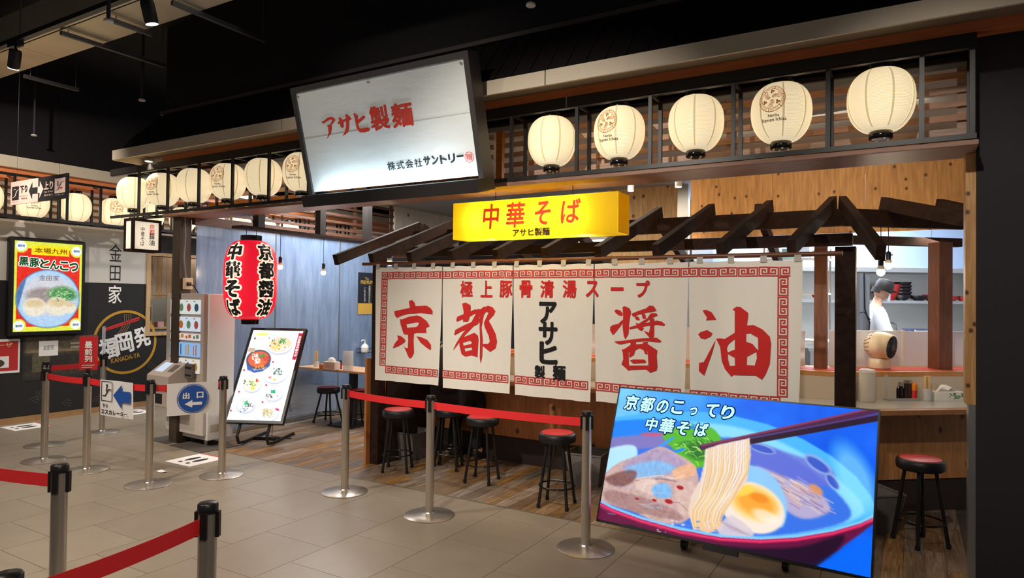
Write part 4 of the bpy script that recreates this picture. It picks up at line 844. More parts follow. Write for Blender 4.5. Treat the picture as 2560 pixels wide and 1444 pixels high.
c.poly([(2200, 1322), (2120, 1366), (2050, 1412), (1990, 1450), (2200, 1475)], (4, 104, 246), 7)
c.poly(rimf+near, (72, 182, 255), 2)
c.poly([(1470, 1090), (1600, 1058), (1760, 1056), (1890, 1080), (2020, 1140), (2110, 1210), (2160, 1280), (2060, 1322), (1900, 1344), (1700, 1320), (1470, 1245)], (148, 226, 255), 10, .85, **cv)
c.poly([(1470, 1068), (1560, 1050), (1690, 1050), (1780, 1080), (1740, 1115), (1600, 1110), (1470, 1125)], (14, 128, 252), 8, .95, **cv)
c.poly([(1470, 1118), (1620, 1094), (1760, 1090), (1890, 1104), (2000, 1156), (2090, 1228), (2128, 1288), (2060, 1320), (1900, 1340), (1700, 1318), (1470, 1240)], (58, 116, 232), 6, 1, **cv)
c.poly([(1490, 1100), (1600, 1086), (1690, 1088), (1690, 1112), (1490, 1126)], (146, 122, 184), 6, .8, **cv)
c.poly([(1880, 1108), (1990, 1138), (2080, 1172), (2075, 1215), (1960, 1192), (1880, 1160)], (104, 112, 214), 10, .85, **cv)
for i, (x, y, rx, ry, ro) in enumerate(((1905, 1120, 36, 12, .3), (2045, 1160, 40, 17, .6), (2082, 1203, 26, 13, .9))): c.ell(x, y, rx, ry, (150, 170, 225), .25, .8, ro); c.ell(x, y+1, rx*.82, ry*.62, (52, 84, 200), .3, .9, ro)
c.poly([(1880, 1165), (1960, 1190), (2040, 1222), (2075, 1275), (2005, 1296), (1930, 1250), (1880, 1225)], (196, 178, 208), 7, .9, **cv)
for k in range(60):
    rk = random.Random(k); t = rk.random(); x, y = 1930+130*t+rk.gauss(0, 12), 1205+62*t+rk.gauss(0, 16); l = rk.uniform(10, 24); c.line([(x-l, y-l*.55), (x, y+rk.uniform(-3, 3)), (x+l*.8, y+l*.5)], rk.uniform(1.5, 4), rk.choice([(222, 170, 140), (236, 196, 160), (180, 160, 212), (150, 110, 130), (240, 214, 190)]), .6)
c.ell(2040, 1222, 20, 9, (226, 150, 100), .5, .9, .6)
c.poly([(1655, 1085), (1700, 1066), (1745, 1074), (1778, 1068), (1804, 1100), (1790, 1128), (1760, 1164), (1720, 1166), (1690, 1130)], (86, 184, 46), 3, 1, **cv); c.ell(1745, 1128, 34, 20, (34, 96, 44), .6, .8, .3)
for k in range(48):
    rk = random.Random(50+k); x, y, an = rk.gauss(1728, 32), rk.gauss(1108, 20), rk.uniform(-.6, .9); l = rk.uniform(8, 24); c.line([(x, y), (x+l*math.cos(an)*.6, y+l*math.sin(an)*.6-3), (x+l*math.cos(an), y+l*math.sin(an)+2)], rk.uniform(1.5, 4.5), rk.choice([(150, 224, 70), (60, 150, 40), (196, 244, 130), (40, 116, 50), (110, 206, 60)]), .75)
c.line([(1648, 1117), (1682, 1094)], 6, (40, 160, 250)); c.line([(1690, 1128), (1708, 1122)], 8, (30, 140, 240)); c.ell(1630, 1085, 30, 5, (236, 80, 100), .4, .7)
c.poly([(1490, 1135), (1560, 1112), (1592, 1120), (1580, 1160), (1490, 1182)], (196, 244, 255), 4, .9, **cv)
pork = [(1496, 1205), (1540, 1160), (1600, 1136), (1650, 1116), (1690, 1132), (1735, 1162), (1748, 1215), (1738, 1275), (1700, 1308), (1640, 1304), (1590, 1280), (1530, 1262), (1496, 1246)]
c.poly(pork, (206, 172, 168), 2, 1, **cv); pm_ = c.soft(c.inside(pork), 2)
c.poly([(1556, 1162), (1640, 1122), (1692, 1138), (1716, 1168), (1660, 1190), (1590, 1196)], (178, 156, 190), 5, .95, **cv); c.poly([(1566, 1168), (1640, 1150), (1690, 1170), (1640, 1190), (1574, 1192)], (126, 194, 248), 7, .8, **cv)
c.poly([(1512, 1196), (1560, 1176), (1592, 1178), (1580, 1205), (1545, 1216)], (128, 84, 82), 5, .9, **cv); c.poly([(1680, 1176), (1728, 1158), (1740, 1180), (1700, 1198)], (238, 182, 142), 3, .95, **cv); c.line([(1590, 1196), (1650, 1188), (1690, 1196), (1712, 1186)], 3, (240, 210, 190), .9); c.line([(1592, 1201), (1650, 1196), (1690, 1203)], 3, (140, 96, 92), .7)
c.poly([(1588, 1204), (1636, 1196), (1652, 1236), (1600, 1226)], (232, 204, 192), 4, .9, **cv); c.poly([(1630, 1216), (1668, 1208), (1678, 1240), (1640, 1242)], (118, 186, 248), 5, .9, **cv); c.poly([(1690, 1210), (1732, 1206), (1736, 1262), (1700, 1290)], (222, 190, 178), 8, .7, **cv)
c.poly([(1516, 1226), (1600, 1240), (1690, 1276), (1700, 1300), (1600, 1282), (1522, 1256)], (164, 124, 122), 6, .8, **cv)
for k in range(16): rk = random.Random(200+k); x, y = rk.uniform(1510, 1730), rk.uniform(1190, 1290); c.line([(x, y), (x+rk.uniform(10, 34), y+rk.uniform(-2, 14)), (x+rk.uniform(30, 50), y+rk.uniform(0, 24))], rk.uniform(1.2, 3), rk.choice([(236, 208, 196), (150, 108, 104), (150, 190, 236)]), .55)
for x, y, r in ((1700, 1218, 9), (1593, 1246, 5), (1672, 1253, 10), (1636, 1250, 6)): c.ell(x, y, r, r*.55, (176, 26, 36), .4, 1, .3)
c.noise(.035, 5, 5, pm_); c.noise(.03, 2, 6, pm_)
c.poly([(1850, 1165), (1905, 1170), (1950, 1212), (1968, 1272), (1950, 1318), (1910, 1240), (1870, 1205)], (142, 204, 252), 5, .95, **cv); c.ell(1880, 1268, 86, 60, (248, 232, 216), .1, 1, .45); c.ell(1886, 1256, 66, 42, (253, 214, 130), .35, 1, .4); c.ell(1890, 1258, 50, 29, (250, 170, 58), .5, 1, .35); c.ell(1898, 1244, 24, 11, (240, 140, 34), .6, .9, .3); c.ell(1858, 1226, 28, 12, (255, 214, 80), .5, .9, -.2); c.ell(1915, 1290, 36, 14, (255, 244, 230), .6, .7, .4)
c.line([(1756, 1117), (2210, 1021)], 14, (78, 30, 70)); c.line([(1756, 1113), (2210, 1014)], 5, (140, 56, 96), .9); c.line([(1868, 1102), (2210, 1040)], 19, (38, 12, 42)); c.line([(1868, 1096), (2210, 1032)], 4, (96, 70, 150), .8)
nood = [(1763, 1124), (1800, 1110), (1874, 1095), (1877, 1140), (1868, 1200), (1830, 1250), (1800, 1292), (1806, 1322), (1770, 1332), (1735, 1320), (1720, 1282), (1727, 1240), (1750, 1200), (1760, 1160)]
nm = c.soft(c.inside(nood), 2); c.blend(nm, (236, 212, 196))
for k in range(19):
    rk = random.Random(300+k); t = k/18; x0 = 1767+t*104; x1 = 1728+t*72+rk.uniform(-4, 4); m_ = rk.uniform(-5, 5); P = [(x0, 1122-t*25), (x0-1, 1150), (x0-3+m_*.4, 1180), (x0-10-t*10+m_, 1212), (x0*.5+x1*.5-6*t, 1245), (x1+10*t, 1275), (x1, 1300), (x1+6, 1322-t*10)]
    c.line(P, rk.uniform(4, 7), rk.choice([(255, 240, 222), (252, 224, 160), (250, 232, 206), (244, 206, 150)]), .75); c.line([(a+3, b) for a, b in P], 1.4, (190, 140, 110), .55)
c.blend(np.clip((c.Y-1250)/80, 0, 1)*nm*.35, (240, 170, 90)); c.blend(np.clip((1175-c.Y)/70, 0, 1)*nm*.3, (236, 232, 250))
c.poly([(1800, 1312), (1830, 1288), (1884, 1330), (1862, 1346), (1800, 1336)], (222, 206, 214), 4, .9, **cv)
for k in range(8): c.line([(1800+k*6, 1300+k*3), (1830+k*7, 1326+k*2)], 1.5, (180, 150, 160), .6)
for k in range(22): rk = random.Random(400+k); c.ell(rk.uniform(1640, 1800), rk.uniform(1300, 1330), rk.uniform(2, 6), rk.uniform(1.5, 3), rk.choice([(200, 220, 250), (90, 130, 220), (230, 220, 230)]), .4, .7)
c.line(near, 12, (196, 26, 84)); c.line([(x, y-7) for x, y in near], 6, (128, 206, 255), .9); c.line([(x, y+1) for x, y in near], 3.5, (240, 80, 126), .7)
c.ell(2138, 1196, 40, 92, (160, 240, 255), .7, .6, -.45)
TVS = c.object('screen', vmat('screen_glow', 1.05), TV, to)
ftv = lambda lift: (lambda a, b: tuple((tc_-to)+e1*a+e2*b+e3*lift))
tvp = lambda x, y: (lambda q: (q@e1, q@e2))(onP(x, y, tc_, e3)-tc_)
for s, P in (('京都のこってり', [(1580, 1006), (1619, 1011), (1657, 1016), (1695, 1018), (1734, 1028), (1780, 1026), (1820, 1031)]), ('中華そば', [(1630, 1060), (1668, 1065), (1708, 1070), (1754, 1074)])):
    for ch, p in zip(s, P):
        a, b = tvp(*p); sz = .098 if ch in '京都華' else (.05 if ch == 'っ' else .082)
        build(put_text(MB(), ch, a, b, sz, sz*1.1, ftv(.003), .10, ref=.03, shear=.15), 'caption_shadow', emat('caption_navy', (10, 30, 80), 1.0), TVS); build(put_text(MB(), ch, a, b, sz, sz*1.1, ftv(.005), .035, ref=.03, shear=.15), 'caption_character', emat('caption_cyan', (200, 250, 255), 1.1), TVS)
cas = [onZ(1711, 1371, 0)-to, onZ(1964, 1425, 0)-to]
for q in cas:
    q = np.array(q); mb = MB(); mb.cyl((q[0]-.018, q[1], .035), (q[0]+.018, q[1], .035), .035, 16); build(mb, 'caster', BLK, TV)
    build(MB().bar((q[0], q[1], .075), (q[0], q[1]+.55, .075), .05, .03).bar((q[0], q[1], .06), (q[0], q[1], .09), .04, .04).bar((q[0], q[1]+.02, .08), (q[0], q[1]+.16, .52), .05, .04), 'stand_leg', BLK, TV)
    mb = MB(); mb.cyl((q[0]-.018, q[1]+.53, .035), (q[0]+.018, q[1]+.53, .035), .035, 16); build(mb, 'caster', BLK, TV)
build(MB().bar((cas[0][0], cas[0][1]+.08, .3), (cas[1][0], cas[1][1]+.08, .3), .04, .06), 'stand_rail', BLK, TV)
# ---- standing menu screen
k = 1.13
MBp = [sc(p, k) for p in ([-5.974, 4.708, 1.323], [-5.432, 4.965, 1.306], [-5.221, 4.459, .410], [-5.763, 4.203, .427])]
mc = sum(MBp)/4; f1 = MBp[1]-MBp[0]; f1[2] = 0; f1 /= np.linalg.norm(f1); f2v = MBp[0]-MBp[3]; f2v -= f1*(f2v@f1); f2v /= np.linalg.norm(f2v); f3 = np.cross(f1, f2v); MW, MH = .6*k, 1.05*k
mo = np.array([mc[0], mc[1], 0]); MN = thing('menu_screen', 'upright menu screen with photos of noodle bowls on a black tube stand', 'screen', tuple(mo)); M = frame(mc-mo, f1, f2v, f3)
build(MB(M).box(-MW/2, MW/2, -MH/2, MH/2, -.045, -.003), 'back_shell', BLK, MN)
for a in ((-MW/2, MW/2, MH/2-.03, MH/2, -.003, .008), (-MW/2, MW/2, -MH/2, -MH/2+.03, -.003, .008), (-MW/2, -MW/2+.03, -MH/2+.03, MH/2-.03, -.003, .008), (MW/2-.03, MW/2, -MH/2+.03, MH/2-.03, -.003, .008)): build(MB(M).box(*a), 'bezel', BLK, MN)
def mp_(a, b): return mc+f1*a+f2v*b
c = Canvas(mp_(-MW/2+.03, MH/2-.03), mp_(MW/2-.03, MH/2-.03), mp_(-MW/2+.03, -MH/2+.03), 170, 290, (252, 252, 250))
mx = lambda a, b: (560+a/4.375, 800+b/4.375)
def bowl(a, b, rx, ry, rim, fill, tops, seed=0):
    x, y = mx(a, b); rx /= 4.375; ry /= 4.375; c.ell(x, y+1.5, rx*1.04, ry*1.08, (150, 160, 190), .2, .8, -.2); c.ell(x, y, rx, ry, rim, .12, 1, -.2); c.ell(x, y-1, rx*.88, ry*.82, fill, .15, 1, -.2)
    rk = random.Random(seed)
    for col, n, ax, ay, sp in tops:
        for _ in range(n): c.ell(x+ax*rx+rk.uniform(-sp, sp)*rx, y+ay*ry+rk.uniform(-sp, sp)*ry, rk.uniform(1.0, 2.6), rk.uniform(.8, 1.8), col, .5, .9, rk.uniform(0, 3))
G, YL, OR, WH, DK = (40, 150, 80), (240, 200, 70), (240, 150, 60), (252, 250, 244), (90, 90, 90)
bowl(615, 270, 140, 95, (225, 225, 235), (222, 206, 170), [(G, 22, .15, -.4, .25), (YL, 26, -.35, 0, .35), (DK, 16, -.4, -.3, .5), (WH, 30, .35, .3, .2), (WH, 30, -.1, .5, .18), (OR, 5, .35, .3, .06), (OR, 5, -.1, .5, .06)], 1)
bowl(378, 430, 135, 105, (70, 70, 84), (214, 96, 66), [(OR, 30, .05, .55, .4), (WH, 26, -.2, -.3, .3), (G, 24, .3, -.35, .22), ((200, 40, 50), 18, .55, -.1, .25), (WH, 20, -.1, .2, .2)], 2)
c.poly([mx(245, 470), mx(255, 545), mx(330, 575), mx(420, 560), mx(500, 500), mx(505, 460), mx(440, 535), mx(330, 548)], (60, 90, 170), 1)
bowl(560, 590, 130, 95, (236, 238, 244), (232, 236, 236), [((70, 110, 100), 34, .2, -.3, .35), (YL, 8, -.1, .6, .1), ((220, 110, 110), 6, -.45, .35, .1)], 3)
bowl(308, 700, 100, 85, (226, 222, 214), (234, 226, 204), [((150, 190, 90), 20, .1, -.1, .3), ((200, 60, 60), 8, .6, -.5, .15), (YL, 10, .05, .5, .15), (DK, 8, -.5, -.2, .4)], 4)
bowl(545, 810, 100, 72, (214, 218, 228), (232, 232, 230), [((30, 160, 110), 22, -.1, -.4, .22), (DK, 12, -.5, .2, .3), (WH, 20, .3, .2, .2), (OR, 4, .4, .25, .05)], 5)
bowl(240, 930, 105, 80, (210, 214, 226), (236, 236, 234), [((50, 170, 110), 24, 0, -.35, .28), (DK, 10, .5, 0, .3), ((90, 120, 170), 14, -.2, .5, .4)], 6)
bowl(470, 1015, 130, 95, (228, 230, 238), (246, 246, 244), [((206, 186, 130), 60, .05, -.1, .4), ((170, 150, 110), 20, .05, .1, .4), ((214, 40, 100), 14, .85, -.45, .14)], 7)
c.poly([mx(820, 140), mx(866, 142), (560+784/4.375, 800+434/4.375), mx(745, 430)], (186, 40, 70)); c.poly([mx(360, 140), mx(485, 135), mx(480, 165), mx(362, 168)], (250, 224, 120), 1); c.poly([mx(270, 298), mx(342, 300), mx(335, 348), mx(260, 345)], (190, 170, 150), 1)
for a, b in ((338, 200), (537, 455), (220, 545), (462, 708), (165, 782), (422, 896), (75, 988)): x, y = mx(a, b); c.poly([(x-2.5, y-2.5), (x+2.5, y-2.5), (x+2.5, y+2.5), (x-2.5, y+2.5)], (170, 90, 90)); c.line([(x+6, y), (x+18, y+1)], 1.2, (170, 170, 176), .9)
MNS = c.object('screen', vmat('menu_glow', 1.35), MN, mo)
fm = lambda a, b: tuple((mc-mo)+f1*a+f2v*b+f3*.003); mpl = lambda x, y: (lambda q: (q@f1, q@f2v))(onP(x, y, mc, f3)-mc)
a0, b0 = mpl(*mx(806, 285)); mb = MB(); put_vtext(mb, '京都醤油中華そば', a0, b0, .034, .27, fm, .03); build(mb, 'white_caption', emat('menu_white', (255, 240, 240), 1.2), MNS)
for t in (-.5, .5):
    fo = f1*t*.52*k; h0 = (mc-mo)+f1*t*.3*k-f2v*(MH/2-.25)-f3*.06; h1 = (mc-mo)+f1*t*.3*k-f2v*(MH/2+.1)-f3*.06; g = np.array([f3[0], f3[1], 0]); g /= np.linalg.norm(g)
    b1 = h1.copy(); b1[2] = .12; b1 += g*.02; b2 = b1.copy(); b2[2] = .035; b2 -= g*.04; b3 = b2-g*.14; b3[2] = .02; b4 = b3-g*.52
    build(MB().tube([h0, h1, b1, b1*.6+b2*.4, b2, b3, b4], .017, 8), 'stand_tube', BLK, MN)
    build(MB().lathe([(.022, 0), (.022, .01)], 10, True, (b4[0], b4[1], 0)), 'foot_pad', BLK, MN)
    if t < 0: bl_ = b3-g*.2
    else: build(MB().bar(bl_, b3-g*.2, .03, .03), 'stand_cross_bar', BLK, MN)
for t in (-.18, .22): build(MB(M).box(t-.012, t+.012, MH/2, MH/2+.012, -.02, -.005), 'top_clip', mat('clear_clip', (230, 220, 215), .3), MN)
build(MB().tube([tuple((mc-mo)+f1*.2-f2v*(MH/2-.02)-f3*.05), tuple((mc-mo)+f1*.22-f2v*MH*.62-f3*.08), tuple((mc-mo)*[1, 1, 0]+f1*.25-f3*[1, 1, 0]*.15+np.array([0, 0, .01])), tuple((mc-mo)*[1, 1, 0]-f1*.1-f3*[1, 1, 0]*.3+np.array([0, 0, .01]))], .004, 6), 'power_cable', BLK, MN)

# ---- stools
def make_stool(h, sr, splay, fr):
    t = thing('round_stool', '', 'stool')
    build(MB().lathe([(sr*.9, h-.075), (sr, h-.066), (sr+.004, h-.04), (sr, h-.012), (sr*.95, h-.003), (sr*.88, h)], 32), 'seat_rim', mat('black_vinyl', (22, 20, 22), .45), t, True)
    build(MB().lathe([(sr*.88, h-.004), (sr*.87, h+.003), (sr*.6, h+.007), (.01, h+.008)], 32), 'seat_cushion', mat('red_vinyl', (206, 46, 44), .42, var=.04), t, True)
    for a in range(4):
        an = PI/4+a*PI/2; lg = build(MB().cyl((sr*.62*math.cos(an), sr*.62*math.sin(an), h-.07), ((splay)*math.cos(an), (splay)*math.sin(an), .012), .0125, 10), 'leg', BLK, t, True)
        build(MB().cyl((splay*math.cos(an), splay*math.sin(an), 0), (splay*math.cos(an), splay*math.sin(an), .03), .016, 10), 'rubber_foot', BLKM, lg, True)
    rr_ = splay-.0-(splay-sr*.62)*(fr/(h-.07))
    build(MB().tube([(rr_*math.cos(a), rr_*math.sin(a), fr) for a in np.linspace(0, 2*PI, 29)[:-1]], .007, 8, True), 'foot_ring', mat('dark_chrome', (60, 58, 60), .2, .9), t, True)
    return t
ST1 = make_stool(.585, .148, .165, .16); ST2 = make_stool(.46, .148, .185, .11)
def feetc(x, y): return onZ(x, y, 0)
spots = [((-2.435, 4.85), 'red topped bar stool on the planks beside the television', 0), ((-3.33, 5.12), 'red topped bar stool between the customer and the grey basket', 0),
         ((-3.86, 5.32), 'red topped bar stool just right of the seated customer', .2), ((-4.22, 5.0), 'red topped bar stool beside the dark end post of the counter', .3), ((.07, 5.45), 'red topped bar stool behind the television by the plywood jamb', .5)]
for i, ((x, y), lb, r) in enumerate(spots):
    o = ST1 if i == 0 else copy_tree(ST1); o.location = (x, y, 0); o.rotation_euler = (0, 0, r+.18); o['label'] = lb; o['group'] = 'bar stools along the counter'
p1, p2 = onZ(820, 1054, 0), onZ(893, 1062, 0)
for i, (q, lb) in enumerate(((p1, 'low red topped stool by the misted glass under the small table'), (p2, 'low red topped stool beside the black table leg near the counter end'))):
    o = ST2 if i == 0 else copy_tree(ST2); o.location = (q[0], q[1], 0); o['label'] = lb; o['group'] = 'low stools at the side table'; o.rotation_euler = (0, 0, .2+i)

# ---- belt barriers
CHR = mat('polished_steel', (196, 184, 168), .25, .8, var=.05, nscale=3, stretch=(1, 1, .1))
BASE = mat('base_steel', (186, 178, 168), .3, .85, var=.06, nscale=10)
mp_post = MB().lathe([(.032, .02), (.032, .885)], 24).mesh('post', CHR, True); mp_base = MB().lathe([(.19, 0), (.192, .004), (.185, .008), (.08, .016), (.04, .022), (.034, .03)], 40).mesh('base_plate', BASE, True)
mp_cap = MB().lathe([(.034, .875), (.035, .88), (.035, .905), (.031, .91)], 24).mesh('cap', mat('black_plastic', (24, 22, 22), .35), True)
mb = MB()
for a in range(4):
    an = a*PI/2+.4; q = Matrix.Rotation(an, 4, 'Z'); mb.M = q; mb.box(.030, .043, -.011, .011, .79, .88)
mp_slot = mb.mesh('belt_slots', MATS['black_plastic'])
PP = {}
def post(k, x, y, rz, label):
    t = thing('belt_post', label, 'belt barrier', (x, y, 0), rz, 'belt barrier posts')
    for me, n in ((mp_post, 'post'), (mp_base, 'base_plate'), (mp_cap, 'cap'), (mp_slot, 'belt_slots')):
        o = place(me, n, t)
        if n in ('post', 'base_plate'): 
            for p in me.polygons: p.use_smooth = True
            me.set_sharp_from_angle(angle=math.radians(40))
    PP[k] = t; return t
def belt(a, b, sag=.01, za=.835, zb=.835, col=None):
    pa, pb = Vector(PP[a].location), (Vector(PP[b].location) if isinstance(b, str) else Vector(b)); d = (pb-pa); l = d.length; d.normalize(); n = Vector((-d.y, d.x, 0)); R0 = Matrix.Rotation(-PP[a].rotation_euler.z, 4, 'Z')
    e = .03 if isinstance(b, str) else 0
    def f(u, v):
        s = .03+(l-.03-e)*u; p = d*s; return R0 @ Vector((p.x, p.y, za+(zb-za)*u-sag*4*u*(1-u)+(v-.5)*.056))
    mb = MB(); mb.sheet(f, 16, 2); o = build(mb, 'red_belt', col or RED, PP[a], False)
    md = o.modifiers.new('thick', 'SOLIDIFY'); md.thickness = .002; return o
post('s1', -7.38, 3.38, .3, 'steel belt post before the red wall poster, belt running to the red plate post'); post('s1b', -8.12, 3.72, .9, 'steel belt post standing just behind another post before the black wall')
post('s2', -6.64, 3.40, .2, 'steel belt post carrying the small red queue plate'); post('s3', -8.32, 4.43, 0, 'steel belt post with a clear upright panel by the gold ring logo')
post('s4', -5.70, 3.44, .1, 'steel belt post between the two white belt signs'); post('s5', -5.45, 3.98, .3, 'steel belt post between ticket machine and menu screen')
post('s6', -4.12, 4.20, .35, 'steel belt post by the counter end where the belt to the television starts'); post('s7', -3.14, 4.10, 0, 'steel belt post in the middle of the belt before the noren'); post('s8', -1.85, 4.12, .1, 'steel belt post beside the leaning television')
post('f1', -3.18, 1.52, .25, 'steel belt post standing alone in the open hall with belt leaving away from the shop'); post('f2', -2.16, 1.524, .2, 'steel belt post in the open hall with belt slanting down the aisle')
belt('s1', 's2'); belt('s2', 's4'); belt('s4', 's5'); belt('s1b', 's3', col=RED); belt('s6', 's7'); belt('s7', 's8')
g1 = onZ(-200, 1150, .835); g2 = onZ(180, 1440, .835); 
v1 = Vector((g1[0], g1[1], 0)); v2 = Vector((-2.16, 1.524, 0))+(Vector((g2[0], g2[1], 0))-Vector((-2.16, 1.524, 0)))*1.35
post('f3', v1.x, v1.y, 0, 'steel belt post at the far end of the hall belt'); post('f4', v2.x, v2.y, 0, 'steel belt post at the aisle end of the slanting belt'); belt('f1', 'f3'); belt('f2', 'f4')
# signs on the belts and posts
def belt_sign(a, b, px0, px1, y0, y1, name, label):
    A = np.array(PP[a].location); B = np.array(PP[b].location); d = B-A; d /= np.linalg.norm(d); n = np.array([d[1], -d[0], 0]); n = n if n[1] < 0 else -n; o = A+n*.006+np.array([0, 0, 0.0])
    q = onP(px0, y0, o, n), onP(px1, y1, o, n); s0, s1 = (q[0]-A)@d, (q[1]-A)@d; z1 = .868; z0 = min(q[0][2], q[1][2], z1-.2)
    base = A+d*s0; t = thing(name, label, 'sign', tuple(base)); W, H = s1-s0, z1-z0; M = frame((0, 0, 0), d, (0, 0, 1), n)
    build(MB(M).sheet(lambda u, v: (W*u, z0+H*v, .010+.006*math.sin(u*5+v*2)), 10, 6), 'paper', PAPER, t, True)
    return t, W, H, z0, (lambda lift: (lambda u, v: tuple(d*u*W+np.array([0, 0, z0+v*H])+n*(.017+lift))))
t, W, H, z0, fn = belt_sign('s2', 's4', 252, 333, 1036, 1040, 'belt_sign', 'white belt sign with blue arrow and escalator pictogram')
mb = MB(); f = fn(.002); put_poly(mb, [(.42, .6), (.68, .92), (.68, .74), (.95, .74), (.95, .44), (.68, .44), (.68, .26)], [], f); build(mb, 'blue_arrow', PBLUE, t)
mb = MB(); put_text(mb, '下り', .17, .28, .17, .1, f, .03); put_text(mb, 'エスカレーター', .46, .12, .82, .13, f, .03); 
put_line(mb, [(.05, .42), (.38, .42), (.38, .96), (.05, .96), (.05, .42)], .018, f); put_line(mb, [(.1, .56), (.17, .56), (.27, .74), (.34, .74)], .03, f); put_ring(mb, .22, .86, 0, .03, f, 10); put_line(mb, [(.22, .82), (.2, .7)], .03, f); build(mb, 'black_print', PBLK, t)
t, W, H, z0, fn = belt_sign('s4', 's5', 416, 544, 1040, 1030, 'belt_sign', 'white belt sign with blue exit disc')
mb = MB(); put_ring(mb, .5, .5, 0, .24, fn(.001), 40); 
def ell(mb, cx, cy, rx, ry, f, n=40): return mb.add([f(cx, cy)]+[f(cx+rx*math.cos(2*PI*i/n), cy+ry*math.sin(2*PI*i/n)) for i in range(n)], [(0, 1+i, 1+(i+1) % n) for i in range(n)])
mb = MB(); ell(mb, .5, .5, .42*H/W, .42, fn(.001)); build(mb, 'blue_disc', PBLUE, t)
mb = MB(); f = fn(.003); put_text(mb, '出', .5-.2*H/W, .6, .2*H/W, .2, f, .04); put_text(mb, '口', .5+.2*H/W, .6, .2*H/W, .2, f, .04); put_poly(mb, [(.5-.24*H/W, .34), (.5-.02*H/W, .46), (.5-.02*H/W, .385), (.5+.26*H/W, .385), (.5+.26*H/W, .295), (.5-.02*H/W, .295), (.5-.02*H/W, .22)], [], f)
m_ = MB(); build(mb, 'white_print', PWHT, t)
mb = MB()
for i in range(40):
    a0, a1 = 2*PI*i/40, 2*PI*(i+1)/40; f = fn(.0015); mb.add([f(.5+.44*H/W*math.cos(a0), .5+.44*math.sin(a0)), f(.5+.46*H/W*math.cos(a0), .5+.46*math.sin(a0)), f(.5+.46*H/W*math.cos(a1), .5+.46*math.sin(a1)), f(.5+.44*H/W*math.cos(a1), .5+.44*math.sin(a1))], [(0, 1, 2, 3)])
build(mb, 'blue_ring', PBLUE, t)
t = thing('queue_plate', 'small upright red plate with white characters on a belt post', 'sign', (-6.64, 3.40, .91)); va_ = .9
M = Matrix.Rotation(va_, 4, 'Z'); build(MB(M).box(-.075, .075, -.004, .004, .03, .345), 'red_plate', mat('plate_red', (190, 34, 38), .5), t); build(MB().cyl((0, 0, 0), (0, 0, .04), .02, 12), 'plate_socket', BLK, t)
fq = lambda a, b: tuple(M @ Vector((a, -.007, b))); mb = MB(); put_vtext(mb, '最前列', 0, .20, .062, .2, fq, .03); put_line(mb, [(-.05, .075), (.05, .075)], .006, fq); put_line(mb, [(-.05, .055), (.03, .055)], .006, fq); build(mb, 'white_characters', PWHT, t)
t = thing('clear_panel', 'thin clear upright panel fixed on a belt post near the gold ring', 'panel', (-8.32, 4.43, .91)); build(MB(Matrix.Rotation(.95, 4, 'Z')).box(-.006, .006, -.09, .09, .02, .36), 'acrylic', mat('clear_acrylic', (220, 228, 235), .05, alpha=.35), t); build(bx(-.03, .03, -.05, .05, 0, .03), 'clamp', BLK, t)
# floor stickers and litter
for (x, y, lb) in ((489, 1149, 'white floor sticker with black footprints before the ticket machine'), (65, 1066, 'white floor sticker with black footprints beside the wall baseboard'), (335, 1030, 'white floor sticker with black footprints behind the belt sign')):
    q = onZ(x, y, 0); t = thing('floor_sticker', lb, 'sticker', (q[0], q[1], .0008), 0, 'footprint floor stickers'); build(bx(-.2, .2, -.2, .2, 0, .001), 'sheet', PAPER, t)
    mb = MB()
    for s in (-1, 1): mb.add([(s*.06+.035*math.cos(2*PI*i/14), .01+.09*math.sin(2*PI*i/14), .002) for i in range(14)], [tuple(range(14))]); mb.add([(s*.06+.026*math.cos(2*PI*i/10), -.125+.022*math.sin(2*PI*i/10), .002) for i in range(10)], [tuple(range(10))])
    build(mb, 'footprints', PBLK, t); build(bx(-.2, .2, .185, .2, .001, .002), 'red_edge', PRED, t)
q = onZ(405, 1179, 0); tag(build(MB(Matrix.Translation((q[0], q[1], 0))).sheet(lambda u, v: (-.05+.1*u, -.03+.06*v, .003+.012*abs(u-.5)), 4, 2), 'paper_scrap', PAPER), 'crumpled scrap of white paper on the tiles', 'paper')
# ---- ticket machine
vq0, vq1 = np.array([-7.337, 4.60, 0]), np.array([-6.572, 4.56, 0]); VWd = np.linalg.norm(vq1-vq0); rzv = math.atan2(vq1[1]-vq0[1], vq1[0]-vq0[0])
VM = thing('ticket_machine', 'tall beige meal ticket machine with rows of photo buttons', 'vending machine', tuple(vq0), rzv)
VB = mat('beige_metal', (172, 158, 146), .45); VW_ = mat('white_metal', (214, 212, 210), .4)
build(bx(.03, VWd, .05, .36, .07, 1.67), 'cabinet', VW_, VM, bev=.006); build(bx(.0, VWd-.03, 0, .05, .66, 1.675), 'upper_front', VB, VM, bev=.008); build(bx(.0, VWd-.03, .012, .05, .12, .655), 'lower_door', mat('beige_door', (196, 186, 174), .45), VM, bev=.006)
for x in (.1, VWd-.1): build(MB().cyl((x, .1, 0), (x, .1, .07), .02, 10), 'foot', STEEL, VM)
build(bx(-.15, .25, -.12, .3, 0, .006), 'rubber_mat', mat('rubber_mat', (70, 64, 58), .8), VM); build(bx(.35, VWd+.2, -.14, .3, 0, .006), 'rubber_mat', MATS['rubber_mat'], VM)
rows = [(1.615, .17, 4), (1.425, .17, 4), (1.24, .085, 4), (1.14, .165, 4), (.962, .165, 4)]; rb = random.Random(9); cols4 = [(230, 236, 232), (222, 232, 246), (238, 226, 226), (150, 196, 246), (236, 236, 226)]
